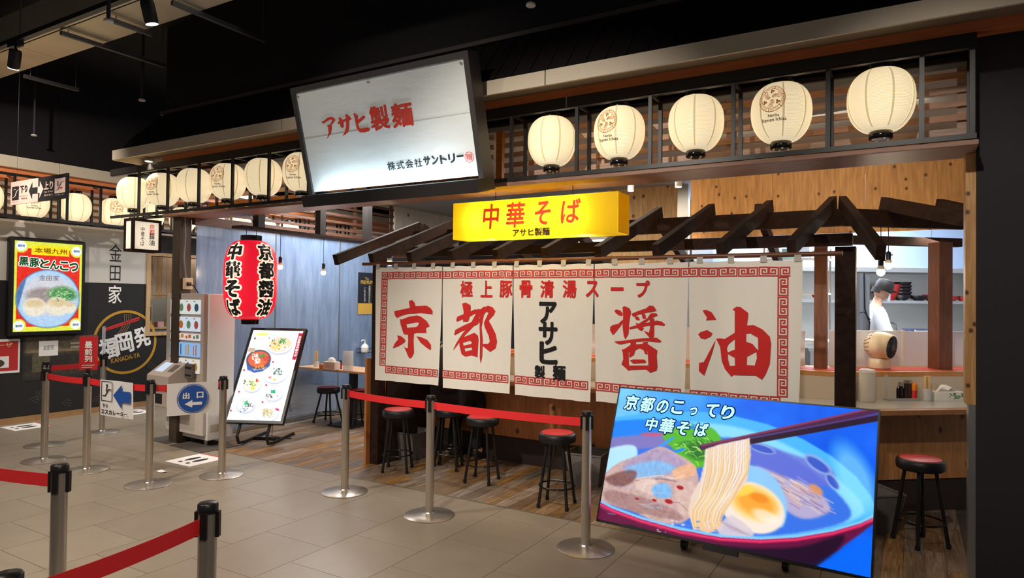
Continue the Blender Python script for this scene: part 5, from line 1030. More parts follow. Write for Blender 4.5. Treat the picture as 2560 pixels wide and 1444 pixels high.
for r, (zt_, hh, n) in enumerate(rows):
    for i in range(4):
        x0 = .105+i*.148; base = cols4[r]; b = build(bx(x0, x0+.132, -.012, 0, zt_-hh, zt_-.012), 'photo_button', emat('button_%d' % r, base, .8), VM)
        mb = MB(); fbn = lambda a, c_: (a, -.0135, c_); cxx, czz = x0+.07, zt_-hh/2-.012
        if r == 2: put_poly(mb, [(x0+.07, zt_-.06), (x0+.125, zt_-.06), (x0+.125, zt_-.02), (x0+.07, zt_-.02)], [], fbn); ell(mb, x0+.035, zt_-.05, .022, .018, fbn, 14)
        elif r == 3: put_line(mb, [(x0+.03, zt_-.14), (x0+.03, zt_-.05)], .016, fbn); put_line(mb, [(x0+.075, zt_-.14), (x0+.075, zt_-.04)], .02, fbn)
        else: ell(mb, cxx, czz, .04, .045, fbn, 18); ell(mb, x0+.03, zt_-.03, .02, .006, fbn, 8)
        o = build(mb, 'button_picture', emat('pic_%d' % ((r*4+i) % 5), [(214, 120, 60), (120, 150, 110), (190, 90, 80), (70, 90, 120), (226, 160, 60)][(r*4+i) % 5], .6), b)
# pay console
mb = MB(); mb.add([(-.0, 0, .78), (.46, 0, .78), (.46, 0, .55+.36), (0, 0, .91), (-.02, -.20, .76), (.42, -.20, .76), (.42, -.2, .66), (-.02, -.2, .66), (.46, 0, .62), (0, 0, .62)], [(3, 4, 5, 2), (4, 7, 6, 5), (7, 9, 8, 6), (3, 9, 7, 4), (2, 5, 6, 8)])
PC = build(mb, 'pay_console', VB, VM); fcn = lambda a, b: (a, -.003-.20*(1-b)*1.0, .765+.15*b)
mb = MB(); put_poly(mb, [(.06, .25), (.22, .25), (.22, .85), (.06, .85)], [], lambda a, b: (a-.02*(1-b), -.20*(1-b), .763+.15*b)); build(mb, 'pay_display', emat('pay_screen', (220, 235, 255), .9), PC)
mb = MB(); put_poly(mb, [(.3, .3), (.4, .3), (.4, .75), (.3, .75)], [], lambda a, b: (a-.02*(1-b), -.20*(1-b), .764+.15*b)); build(mb, 'coin_slot', mat('slot_grey', (96, 88, 80), .5), PC)
BU = build(bx(.47, .62, -.05, .0, .74, .90), 'bill_unit', mat('bill_grey', (92, 84, 78), .5), VM, bev=.006); build(bx(.49, .60, -.055, -.05, .85, .87), 'bill_slot', BLKM, BU); build(bx(.49, .60, -.055, -.05, .77, .785), 'bill_slot', BLKM, BU)
TU = build(bx(.0, .52, -.14, .0, .40, .58), 'tray_unit', VB, VM, bev=.012)
for x in (.05, .32): build(bx(x, x+.14, -.143, -.138, .44, .55), 'tray_opening', BLKM, TU)
build(bx(.15, .36, -.004, .012, .33, .37), 'red_notice', PRED, VM); build(bx(.66, .70, -.004, 0, .48, .56), 'key_plate', BLKM, VM)
build(bx(VWd, VWd+.002, .08, .2, .16, .24), 'data_label', mat('label_grey', (176, 166, 152), .6), VM)
sk = thing('socket_box', 'small beige socket box on the corner post above the ticket machine', 'socket', (-7.05, 4.6, 1.72)); build(bx(0, .05, 0, .1, 0, .13), 'box', mat('ivory_plastic', (206, 184, 150), .5), sk, bev=.006); build(bx(.05, .075, .02, .06, .04, .08), 'plug', BLK, sk)
build(MB().tube([(.065, .04, .06), (.16, .03, .04), (.26, .02, -.04)], .006, 6), 'plug_cable', BLK, sk)
build(MB().tube([(.02, .03, .13), (.02, .0, .35), (.03, .01, .6), (.02, 0, .82)], .005, 6), 'feed_cable', mat('grey_cable', (130, 130, 130), .5), sk)
# ================================================================== COUNTER
P0 = np.array([-.33, 5.55])
def cp(a, b): return (P0[0]+cc[0]*a+cn[0]*b, P0[1]+cc[1]*a+cn[1]*b)
def cornerat(Y, off):                                                 # where a line parallel to the front meets the same line of the angled part
    s = cp(0, off); t = (Y-s[1])/cc[1]; return (s[0]+cc[0]*t, Y)
def band(y0, o0, y1, o1, xl=-4.5, xe=1.7):
    a, b = cornerat(y0, o0), cornerat(y1, o1); return [(xl, y0), a, cp(xe, o0), cp(xe, o1), b, (xl, y1)]
CT = thing('counter', 'long angled noodle counter with knotty plywood front and wooden top', 'counter')
build(MB().prism(band(5.55, 0, 6.16, .61), .82, .86), 'counter_top', woodm('counter_top_wood', (150, 98, 56), (178, 124, 76), (1.5, 9, 9), .3), CT, bev=.004)
build(MB().prism(band(5.62, .07, 6.1, .55), .8601, .862), 'top_laminate', mat('grey_laminate', (176, 170, 160), .18, var=.03), CT)
PLYF = plywood('plywood_counter', (178, 114, 66), knot=(70, 38, 18), seed=5.0, ks=3.6)
fl_ = band(5.86, .31, 5.89, .34)
for a, b in ((-4.5, -3.3), (-3.3, -2.1), (-2.1, -1.2), (-1.2, cornerat(5.86, .31)[0])): build(bx(a+.0015, b-.0015, 5.86, 5.89, .26, .82), 'front_panel', PLYF, CT)
q = cornerat(5.86, .31); build(MB().prism([q, cp(1.7, .31), cp(1.7, .34), cornerat(5.89, .34)], .26, .82), 'front_panel', plywood('plywood_counter_b', (188, 130, 76), knot=(84, 48, 22), seed=9.0, ks=3.4), CT)
build(MB().prism(band(5.875, .325, 5.9, .35), 0, .26), 'plinth', mat('plinth_brown', (48, 36, 32), .6), CT)
build(MB().prism(band(6.06, .51, 6.09, .54), .862, 1.05), 'back_riser', mat('riser_cream', (206, 190, 168), .5), CT)
build(MB().prism(band(6.06, .51, 6.57, 1.02, xe=1.85), 1.05, 1.09), 'upper_ledge', woodm('ledge_wood', (186, 122, 66), (208, 148, 88), (1.5, 9, 9), .4), CT, bev=.003)
build(MB().prism(band(6.14, .60, 6.36, .82), 1.0901, 1.093), 'red_mat', mat('red_mat', (190, 52, 48), .6), CT)
build(bx(-4.52, -4.48, 5.16, 5.9, 0, .82), 'end_panel', mat('end_panel_dark', (44, 30, 24), .6), CT)
build(bx(-4.645, -4.62, 4.99, 6.4, 0, 1.05), 'side_board', woodm('side_board_wood', (168, 106, 56), (188, 124, 70), (6, 6, 1), .5), CT)
pt = thing('acrylic_screen', 'frosted acrylic partition panels standing on the counter ledge', 'partition')
AC = mat('frosted_acrylic', (226, 226, 230), .35, alpha=.8)
def cbox(a0, a1, b0, b1, z0, z1, M=None): return MB().prism([cp(a0, b0), cp(a1, b0), cp(a1, b1), cp(a0, b1)], z0, z1)
for a0, a1, z1 in ((.42, 1.13, 1.41), (1.155, 1.78, 1.405)): build(cbox(a0, a1, .962, .970, 1.0905, z1), 'acrylic_panel', AC, pt, bev=.003)
build(cbox(1.13, 1.155, .95, .975, 1.0905, 1.415), 'panel_stand', WHT, pt)
build(bx(-3.6, -2.2, 6.5, 6.508, 1.0905, 1.4), 'acrylic_panel', AC, pt); build(bx(-2.15, -.8, 6.5, 6.508, 1.0905, 1.4), 'acrylic_panel', AC, pt)
# ---- small things on the counter (real ones, by the angled end)
def loc2(x, y, z): q = onZ(x, y, z); return (q[0], q[1], z)
fq_ = loc2(2198, 920, 1.093); FN = thing('circulator_fan', 'cream ball shaped circulator fan on the counter ledge', 'fan', fq_, -.4)
CRM = mat('cream_plastic', (232, 214, 184), .35)
build(MB().lathe([(.083, 0), (.09, .006), (.09, .075), (.082, .085), (.03, .088)], 32), 'base', CRM, FN, True)
hd = Matrix.Translation((0, 0, .20)) @ Matrix.Rotation(.12, 4, 'Y') @ Matrix.Rotation(PI/2, 4, 'Y')
HSH = build(MB(hd).lathe([(.03, -.115), (.07, -.10), (.098, -.07), (.113, -.03), (.118, 0), (.116, .05), (.108, .095), (.098, .105)], 36), 'head_shell', CRM, FN, True)
GD = build(MB(hd).lathe([(.097, .1055), (.02, .108)], 32), 'grille_disc', mat('fan_dark', (30, 30, 34), .4), FN, True)
for k in range(24):
    an = 2*PI*k/24; build(MB(hd).bar((.025*math.cos(an), .025*math.sin(an), .112), (.096*math.cos(an+.35), .096*math.sin(an+.35), .108), .003, .004), 'grille_blade', mat('fan_grey', (70, 70, 76), .4), GD)
build(MB(hd).lathe([(.024, .108), (.024, .116), (.01, .118)], 20), 'grille_hub', MATS['fan_grey'], FN, True)
for k in range(18):
    an = 2*PI*k/18; build(MB(hd).bar((.112*math.cos(an), .112*math.sin(an), -.04), (.082*math.cos(an+.2), .082*math.sin(an+.2), -.092), .008, .006, (math.cos(an), math.sin(an), 0)), 'rear_vent', mat('vent_tan', (150, 122, 92), .5), HSH)
GLS = mat('clear_plastic', (214, 214, 214), .08, alpha=.55); zc = .8625
j = thing('water_jug', 'frosted white plastic water jug on the counter', 'jug', loc2(2168, 1003, zc)); build(MB().lathe([(.056, 0), (.06, .01), (.062, .22), (.06, .235)], 28), 'body', mat('frost_plastic', (222, 214, 200), .4, alpha=.88), j, True); build(MB().lathe([(.063, .232), (.064, .25), (.05, .262), (.02, .266)], 28), 'lid', GLS, j, True)
j = thing('water_pitcher', 'clear plastic water pitcher with a handle beside the frosted jug', 'pitcher', loc2(2207, 996, zc)); build(MB().lathe([(.042, 0), (.045, .01), (.046, .2), (.044, .205)], 28), 'body', GLS, j, True); build(MB().tube([(-.045, 0, .18), (-.085, 0, .17), (-.09, 0, .08), (-.075, 0, .03), (-.045, 0, .03)], .007, 8), 'handle', GLS, j, True)
j = thing('tray', 'small steel condiment tray on the counter', 'tray', loc2(2255, 999, zc)); build(MB(Matrix.Rotation(CA, 4, 'Z')).box(-.15, .13, -.05, .05, 0, .008), 'plate', SHEET, j); 
for s in (-1, 1): build(MB(Matrix.Rotation(CA, 4, 'Z')).box(-.15, .13, s*.05-.003, s*.05+.003, .008, .02), 'rim', SHEET, j)
zt_ = zc+.009
j = thing('soy_bottle', 'black soy sauce bottle with steel lid on the tray', 'bottle', loc2(2246, 994, zt_)); build(MB().lathe([(.027, 0), (.028, .05), (.02, .07)], 20), 'body', mat('soy_dark', (22, 14, 14), .15), j, True); build(MB().lathe([(.02, .07), (.021, .09), (.01, .095)], 20), 'lid', STEEL, j, True); j.scale = (1.45, 1.45, 1.45)
j = thing('condiment_jar', 'dark glass condiment jar with lid on the tray', 'jar', loc2(2266, 994, zt_)); build(MB().lathe([(.027, 0), (.029, .07), (.027, .085)], 20), 'body', mat('dark_glass', (52, 36, 36), .1), j, True); build(MB().lathe([(.03, .085), (.03, .1), (.02, .104)], 20), 'lid', STEEL, j, True); j.scale = (1.45, 1.45, 1.45)
j = thing('pepper_shaker', 'orange topped red shaker on the tray', 'shaker', loc2(2284, 995, zt_)); build(MB().lathe([(.016, 0), (.016, .045)], 16), 'body', PRED, j, True); build(MB().lathe([(.016, .045), (.018, .05), (.018, .08), (.01, .088)], 16), 'cap', mat('orange_cap', (240, 130, 20), .4), j, True); j.scale = (1.45, 1.45, 1.45)
j = thing('chopstick_holder', 'glass of pale wooden chopsticks on the counter', 'chopsticks', loc2(2318, 1001, zc)); build(MB().lathe([(.036, 0), (.038, .1), (.036, .1), (.034, .004)], 20), 'glass', GLS, j, True)
CHW = woodm('chopstick_wood', (206, 172, 118), (226, 194, 140), (9, 9, 1), .6); rc = random.Random(4)
for k in range(26): an, r = rc.uniform(0, 6.28), rc.uniform(0, .028); build(MB().bar((r*math.cos(an)*.8, r*math.sin(an)*.8, .004), (r*math.cos(an)*1.1, r*math.sin(an)*1.1, .2+rc.uniform(-.004, .004)), .006, .006), 'chopstick', CHW, j)
j = thing('tissue_box', 'white tissue box with green leaf print on the counter', 'tissue box', loc2(2362, 999, zc), CA); build(bx(-.11, .11, -.05, .05, 0, .06), 'box', mat('tissue_card', (236, 232, 224), .6), j)
mb = MB(); rl = random.Random(2)
for k in range(22): cx_, cz_, an = rl.uniform(-.01, .1), rl.uniform(.008, .052), rl.uniform(0, 3.1); put_poly(mb, [(cx_-.014*math.cos(an), cz_-.009*math.sin(an)), (cx_+.003*math.sin(an), cz_-.004*math.cos(an)), (cx_+.014*math.cos(an), cz_+.009*math.sin(an)), (cx_-.003*math.sin(an), cz_+.004*math.cos(an))], [], lambda a, b: (a, -.052, b))
build(mb, 'leaf_print', mat('leaf_green', (70, 130, 70), .6), j)
j.scale = (1.2, 1.2, 1.2)
build(MB().sheet(lambda u, v: (-.07+.14*u, -.02+.04*v, .06+.045*math.sin(PI*u)*(.6+.4*math.sin(9*u+4*v))), 12, 4), 'tissue', mat('tissue_white', (240, 238, 236), .8), j, True)
# ---- baskets for bags
def basket(x, y, rz, label, s=1.0):
    t = thing('bag_basket', label, 'basket', (x, y, 0), rz, 'grey bag baskets'); m = mat('basket_weave', (108, 102, 98), .8, var=.4, nscale=26, stretch=(1, 1, .6), bump=.3); g = .13*s; h = .28*s
    for i, (a, b) in enumerate((((-1, -1), (1, -1)), ((1, -1), (1, 1)), ((1, 1), (-1, 1)), ((-1, 1), (-1, -1)))):
        k = 1.28; build(MB().add([(a[0]*g, a[1]*g, .004), (b[0]*g, b[1]*g, .004), (b[0]*g*k, b[1]*g*k, h), (a[0]*g*k, a[1]*g*k, h)], [(0, 1, 2, 3)]), 'side', m, t)
        build(MB().bar((a[0]*g*k, a[1]*g*k, h), (b[0]*g*k, b[1]*g*k, h), .012, .012), 'rim', m, t)
    build(bx(-g, g, -g, g, 0, .006), 'bottom', m, t)
    return t
basket(-2.5, 5.62, .1, 'grey woven bag basket under the counter behind the television'); basket(-.25, 5.62, CA, 'grey woven bag basket beside the last bar stool near the jamb'); q = onZ(893, 1048, 0); basket(q[0]+.02, q[1]+.25, 0, 'grey bag basket under the side table'); q = onZ(1010, 1148, 0); basket(q[0], q[1]+.1, 0, 'grey bag basket in the dark under the counter end')
# ---- side table by the glass
TB = thing('side_table', 'narrow pale topped side table on a single black leg', 'table', (-6.3, 6.42, 0)); build(bx(-.68, .75, -.22, .25, .70, .73), 'table_top', woodm('table_wood', (190, 150, 112), (208, 170, 130), (1.2, 9, 9), .4), TB, bev=.004); build(bx(.05, .13, -.0, .08, .02, .70), 'leg', BLK, TB); build(bx(-.12, .3, -.2, .25, 0, .02), 'foot_plate', BLK, TB)
z7 = .731
def tl(x, y): q = onZ(x, y, z7); return (q[0], q[1], z7)
j = thing('chopstick_cup', 'pale chopsticks in a clear cup on the side table', 'chopsticks', tl(791, 917)); build(MB().lathe([(.034, 0), (.036, .08)], 16, False), 'cup', GLS, j, True)
for k in range(14): an, r = rc.uniform(0, 6.28), rc.uniform(0, .025); build(MB().bar((r*math.cos(an), r*math.sin(an), .004), (r*math.cos(an)*1.2, r*math.sin(an)*1.2, .21), .007, .007), 'chopstick', CHW, j)
j = thing('napkin_box', 'white box of napkins with orange print on the side table', 'box', tl(829, 923)); build(bx(-.1, .1, -.05, .05, 0, .1), 'box', mat('napkin_card', (232, 214, 200), .6), j); build(bx(-.17, -.102, -.05, .03, 0, .06), 'orange_block', mat('orange_card', (232, 120, 40), .6), j)
mb = MB()
for k in range(9): put_line(mb, [(-.08+.02*k, .02), (-.07+.02*k+.01*math.sin(k), .08)], .006, lambda a, b: (a, -.052, b))
build(mb, 'orange_print', MATS['orange_card'], j); build(MB().sphere((0, 0, .1), .07, 12, 8, (1, .4, .8)), 'napkins', PAPER, j, True)
j = thing('sauce_bottle', 'red capped sauce bottle on the side table', 'bottle', tl(851, 922)); build(MB().lathe([(.02, 0), (.022, .07), (.018, .08)], 14), 'body', mat('sauce_red', (150, 30, 24), .3), j, True); build(MB().lathe([(.016, .08), (.016, .11)], 14), 'cap', BLK, j, True)
j = thing('water_pitcher', 'clear water pitcher on the side table', 'pitcher', tl(870, 926)); build(MB().lathe([(.06, 0), (.065, .01), (.065, .24), (.06, .25)], 24, False), 'body', GLS, j, True)
# on the glass: poster, dispenser, sign behind
p = onX(897, 680, XG+.02); PO = thing('poster', 'narrow black and gold beer poster on the misted glass', 'poster', (XG+.009, p[1], p[2]-.62)); build(bx(0, .004, 0, .36, 0, .62), 'sheet', mat('poster_black', (34, 38, 48), .5), PO); build(bx(.004, .005, 0, .36, 0, .16), 'gold_skyline', mat('poster_gold', (206, 166, 76), .5), PO)
mb = MB(); fpz = lambda a, b: (.0065, a, b); put_text(mb, 'The', .18, .53, .08, .04, fpz); put_text(mb, 'PREMIUM', .18, .475, .26, .055, fpz, .02); build(mb, 'gold_lettering', MATS['poster_gold'], PO)
mb = MB(); put_vtext(mb, '京都の天然水仕込', .24, .30, .04, .26, fpz); put_vtext(mb, 'プレモルをどうぞ', .14, .29, .036, .22, fpz); build(mb, 'white_lettering', PWHT, PO)
p = onX(912, 870, XG+.1); DS = thing('soap_dispenser', 'white pump dispenser in a wire basket on the misted glass', 'dispenser', (XG+.1, p[1], p[2]-.06)); build(MB().lathe([(.05, 0), (.055, .02), (.055, .09), (.03, .12), (.012, .13), (.012, .15)], 20), 'bottle', WHT, DS, True); build(MB().tube([(0, 0, .15), (0, 0, .18), (0, -.06, .18), (0, -.07, .165)], .008, 8), 'pump', WHT, DS, True)
mb = MB(); 
for z in (-.005, .06): mb.tube([(.075, -.075, z), (-.09, -.075, z), (-.09, .075, z), (.075, .075, z)], .003, 5, True)
for a in (-.075, -.03, .03, .075): mb.tube([(.075, a, .06), (.075, a, -.005), (-.09, a, -.005), (-.09, a, .06)], .0025, 5)
build(mb, 'wire_basket', BLK, DS)
NS = thing('notice_board', 'white keep out notice board standing behind the misted glass', 'notice', (-7.75, 6.35, 0)); build(MB(Matrix.Rotation(-.25, 4, 'Y')).box(-.01, .01, -.4, .4, .1, .95), 'board', PAPER, NS); mb = MB(); put_text(mb, '進入禁止', 0, .72, .5, .1, lambda a, b: tuple(Matrix.Rotation(-.25, 4, 'Y') @ Vector((.015, a, b))), .03); build(mb, 'black_lettering', PBLK, NS)
build(MB().bar((.1, -.35, .0), (-.08, -.35, .5), .03, .03).bar((.1, .35, 0), (-.08, .35, .5), .03, .03), 'easel_legs', STEEL, NS)
# ================================================================== PENDANT BULBS
def pendant(x, y, zbulb, ztop, label, power):
    t = thing('pendant_bulb', label, 'bulb', (x, y, zbulb-.03), 0, 'bare pendant bulbs'); build(MB().sphere((0, 0, .03), .03, 16, 12), 'bulb', mat('bulb_glow', (255, 236, 200), .4, emit=9, ecol=(255, 226, 170)), t, True)
    build(MB().lathe([(.022, .052), (.024, .075), (.016, .08)], 14), 'bulb_base', mat('bulb_base', (206, 190, 170), .4), t, True); build(MB().lathe([(.017, .08), (.019, .085), (.019, .14), (.008, .15)], 14), 'holder', BLK, t, True); build(MB().cyl((.018, 0, .12), (.032, 0, .12), .005, 8), 'switch_key', BLK, t); build(MB().cyl((0, 0, .15), (0, 0, ztop-zbulb+.03), .003, 6), 'cord', BLK, t)
    light('pendant_light', 'POINT', (x, y, zbulb-.06), power, (1, .82, .58), None, .035)
pendant(-6.2, 5.24, 1.99, 2.38, 'bare bulb hanging from the brown bar beside the red lantern', 5); pendant(-6.2, 5.9, 1.95, 2.38, 'bare bulb hanging from the brown bar before the misted glass', 5); pendant(-4.72, 5.42, 2.02, 2.2, 'bare bulb glowing behind the first rafter at the counter end', 4)
q1, q2 = atD(2202, 680, 5.15), atD(2221, 664, 5.55); pendant(q1[0], q1[1], q1[2], 2.3, 'bare bulb hanging before the angled counter in front of another', 5); pendant(q2[0], q2[1], q2[2], 2.3, 'bare bulb hanging before the angled counter behind another', 4)
for x, lb in ((-3.6, 'the heading'), (-2.6, 'the black lettering'), (-1.6, 'the widest panels')): pendant(x, 5.7, 1.9, 2.4, 'bare bulb hanging over the counter behind '+lb+' of the noren', 5)
# ceiling cylinder lights inside
for px, py in ((1577, 478), (1696, 468)):
    q = onY(px, py, 7.0 if px < 1600 else 6.7); t = thing('cylinder_light', 'white cylinder downlight hanging beside the '+('yellow box sign' if px < 1600 else 'steel strip of the partition'), 'lamp', (q[0], q[1], q[2]), 0, 'white cylinder downlights'); build(MB().lathe([(.035, .006), (.036, .14)], 20), 'housing', WHT, t, True); build(MB().lathe([(.03, 0), (.03, .006)], 20), 'lens', emat('cyl_lens', (255, 246, 230), 6), t); build(MB().cyl((0, 0, .14), (0, 0, 3.1-q[2]), .006, 8), 'stem', WHT, t)
    light('cylinder_spot', 'SPOT', (q[0], q[1], q[2]-.02), 25, (1, .9, .75), (q[0], q[1]-.3, 0), .03, 90, .6)
# LED ceiling panels in the kitchen
for (x, y, w_), lb in zip(((-3.9, 8.85, .34), (-4.75, 10.9, .3)), ('white strip light hanging over the kitchen behind the yellow box sign', 'white strip light hanging at the far end of the kitchen')):
    t = thing('ceiling_panel_light', lb, 'lamp', (x, y, 2.5)); build(bx(-w_, w_, -.09, .09, .01, .06), 'housing', WHT, t); build(bx(-w_+.02, w_-.02, -.08, .08, 0, .01), 'diffuser', emat('strip_led', (235, 245, 255), 5), t)
    for a in (-.2, .2): build(MB().cyl((a, 0, .06), (a, 0, .6), .004, 6), 'hanger_rod', STEEL, t)
# ================================================================== KITCHEN
KO = atD(2137, 749, 9.3); KA = math.radians(33); kc = np.array([math.cos(KA), math.sin(KA), 0]); kn = np.array([-kc[1], kc[0], 0]); KM = Matrix.Translation((KO[0], KO[1], 0)) @ Matrix.Rotation(KA, 4, 'Z')
def kb(*a): return MB(KM).box(*a)
struct(build(kb(-2.2, 2.2, .30, .36, 0, 3.05), 'wall_kitchen', mat('kitchen_steel', (186, 184, 178), .34, .75, var=.08, nscale=1.6)), 'stainless back wall of the kitchen', 'wall')
HD = thing('range_hood', 'white glossy range hood with stainless edge on the kitchen wall', 'hood'); hz0, hz1 = 2.14, 2.75
build(kb(-1.9, 2.0, -.25, .3, hz0, hz1), 'hood_body', mat('hood_white', (158, 178, 210), .3), HD); build(kb(-1.92, 2.02, -.28, .3, hz0-.06, hz0), 'hood_edge', SHEET, HD)
for x in (.92, 1.5): build(kb(x-.003, x+.003, -.252, -.25, hz0, hz1), 'panel_joint', mat('joint_dark', (120, 126, 134), .5), HD)
SH = thing('wall_shelf', 'stainless shelf with stacked bowls on the kitchen wall', 'shelf'); build(kb(-1.8, 1.9, -.12, .3, 1.66, 1.70), 'shelf_board', SHEET, SH)
BR, BB = mat('red_bowl', (150, 34, 30), .3), mat('black_bowl', (34, 30, 34), .35)
def kbowl(px, z, r, h, m, label, flip=False):
    q = atD(px, 740, 9.25); t = thing('noodle_bowl', label, 'bowl', (q[0], q[1], z), 0, 'bowls on the kitchen shelf')
    pr = [(r*.45, 0), (r*.5, .012), (r*.85, h*.5), (r, h), (r*.97, h), (r*.5, .02)]
    if flip: pr = [(a, h-b) for a, b in pr][::-1]
    build(MB().lathe(pr, 28), 'bowl', m, t, True); return t
kbowl(2222, 1.7, .15, .22, BR, 'tall red bowl on the kitchen shelf behind the cook')
for i, nm_ in enumerate(('lowest', 'second lowest', 'middle', 'second highest', 'topmost')): kbowl(2254+(i % 2), 1.7+i*.045, .125, .075, BB, nm_+' black bowl in the stack of five on the kitchen shelf')
kbowl(2297, 1.7, .13, .07, BB, 'single shallow black bowl on the kitchen shelf'); kbowl(2326, 1.7, .1, .085, BR, 'red bowl on the kitchen shelf partly behind the brown post'); kbowl(2381, 1.7, .085, .07, BR, 'small red bowl right of the brown post on the kitchen shelf'); kbowl(2407, 1.7, .085, .07, BR, 'small red bowl next to the plywood jamb on the kitchen shelf'); kbowl(2046, 1.7, .09, .07, BR, 'red bowl seen beside the noren edge')
q = atD(2240, 830, 8.7); WT = thing('kitchen_bench', 'stainless kitchen work bench along the back wall', 'bench'); build(kb(-.9, 1.45, -.5, .28, 1.02, 1.06), 'bench_top', SHEET, WT); build(kb(-.85, 1.4, -.45, .28, .12, 1.02), 'bench_body', SHEET, WT)
for x in (-.8, 1.35): build(kb(x-.02, x+.02, -.48, -.44, 0, .12), 'bench_foot', STEEL, WT)
q = atD(2300, 815, 9.0); t = thing('appliance_box', 'dark blue appliance carton on the kitchen bench', 'box', (q[0], q[1], 1.06), KA); build(bx(-.17, .2, -.08, .12, 0, .26), 'carton', mat('carton_blue', (62, 72, 100), .6), t); mb = MB(); put_text(mb, 'Panasonic', -.03, .235, .2, .03, lambda a, b: (a, -.082, b), .02); put_ring(mb, -.1, .16, 0, .025, lambda a, b: (a, -.082, b), 12); build(mb, 'white_print', PWHT, t)
q = atD(2265, 800, 9.1); t = thing('faucet', 'chrome swivel faucet over the kitchen bench', 'faucet', (q[0]-.12, q[1]+.06, 1.06), KA); build(MB().tube([(0, 0, 0), (0, 0, .3), (-.06, -.03, .33), (-.38, -.06, .29), (-.4, -.06, .26)], .013, 10), 'spout', STEEL, t, True); build(MB().lathe([(.03, 0), (.03, .04)], 16), 'base', STEEL, t, True)
q = atD(2157, 740, 7.3); t = thing('steel_column', 'grey twin steel column with cables beside the cook', 'column', (q[0], q[1], 0), CA); build(bx(-.06, -.02, -.03, .03, 0, 1.98), 'channel', mat('grey_channel', (150, 156, 164), .4, .5), t); build(bx(.02, .06, -.03, .03, 0, 1.95), 'channel', MATS['grey_channel'], t); build(MB().tube([(0, -.02, 1.98), (.0, -.03, 1.6), (.05, -.045, 1.45), (.03, -.04, 1.2), (.04, -.04, .9)], .008, 6), 'cable', BLK, t); build(MB().tube([(-.06, -.035, 1.55), (-.02, -.05, 1.56), (.05, -.05, 1.48)], .006, 6), 'cable', BLK, t); build(bx(-.08, .08, -.05, .05, 0, .02), 'floor_plate', MATS['grey_channel'], t)
# fridge and shelves glimpsed above the noren
t = thing('fridge', 'tall pale kitchen fridge glimpsed between the rafters', 'fridge', (-2.0, 8.75, 0)); build(bx(-.4, .4, 0, .6, .05, 2.05), 'body', mat('fridge_grey', (176, 186, 198), .35), t, bev=.01); build(bx(-.39, -.005, -.02, 0, .1, 2.0), 'door', mat('fridge_door', (196, 206, 218), .3), t); build(bx(.005, .39, -.02, 0, .1, 2.0), 'door', MATS['fridge_door'], t); build(bx(-.42, .42, .02, .58, 0, .05), 'plinth', BLK, t)
t = thing('wire_shelf', 'white wire shelf with boxes above the kitchen', 'shelf', (-1.15, 8.6, 0)); 
for z in (.6, 1.2, 1.75, 2.15): build(bx(-.35, .35, -.2, .2, z, z+.02), 'shelf_board', WHT, t)
for a in (-.34, .34):
    for b in (-.19, .19): build(MB().cyl((a, b, 0), (a, b, 2.3), .012, 8), 'upright', STEEL, t)
for i, (hh, col, lb) in enumerate(((.2, (222, 226, 230), 'tall white'), (.12, (120, 170, 170), 'low teal'), (.16, (190, 200, 214), 'pale blue'), (.1, (214, 206, 190), 'low cream'))):
    o = build(bx(-1.47+i*.165, -1.33+i*.165, 8.48, 8.65, 2.17, 2.17+hh), 'storage_box', mat('box_%d' % i, col, .6)); tag(o, lb+' storage box on the top of the white kitchen shelf', 'box', 'storage boxes on the kitchen shelf')
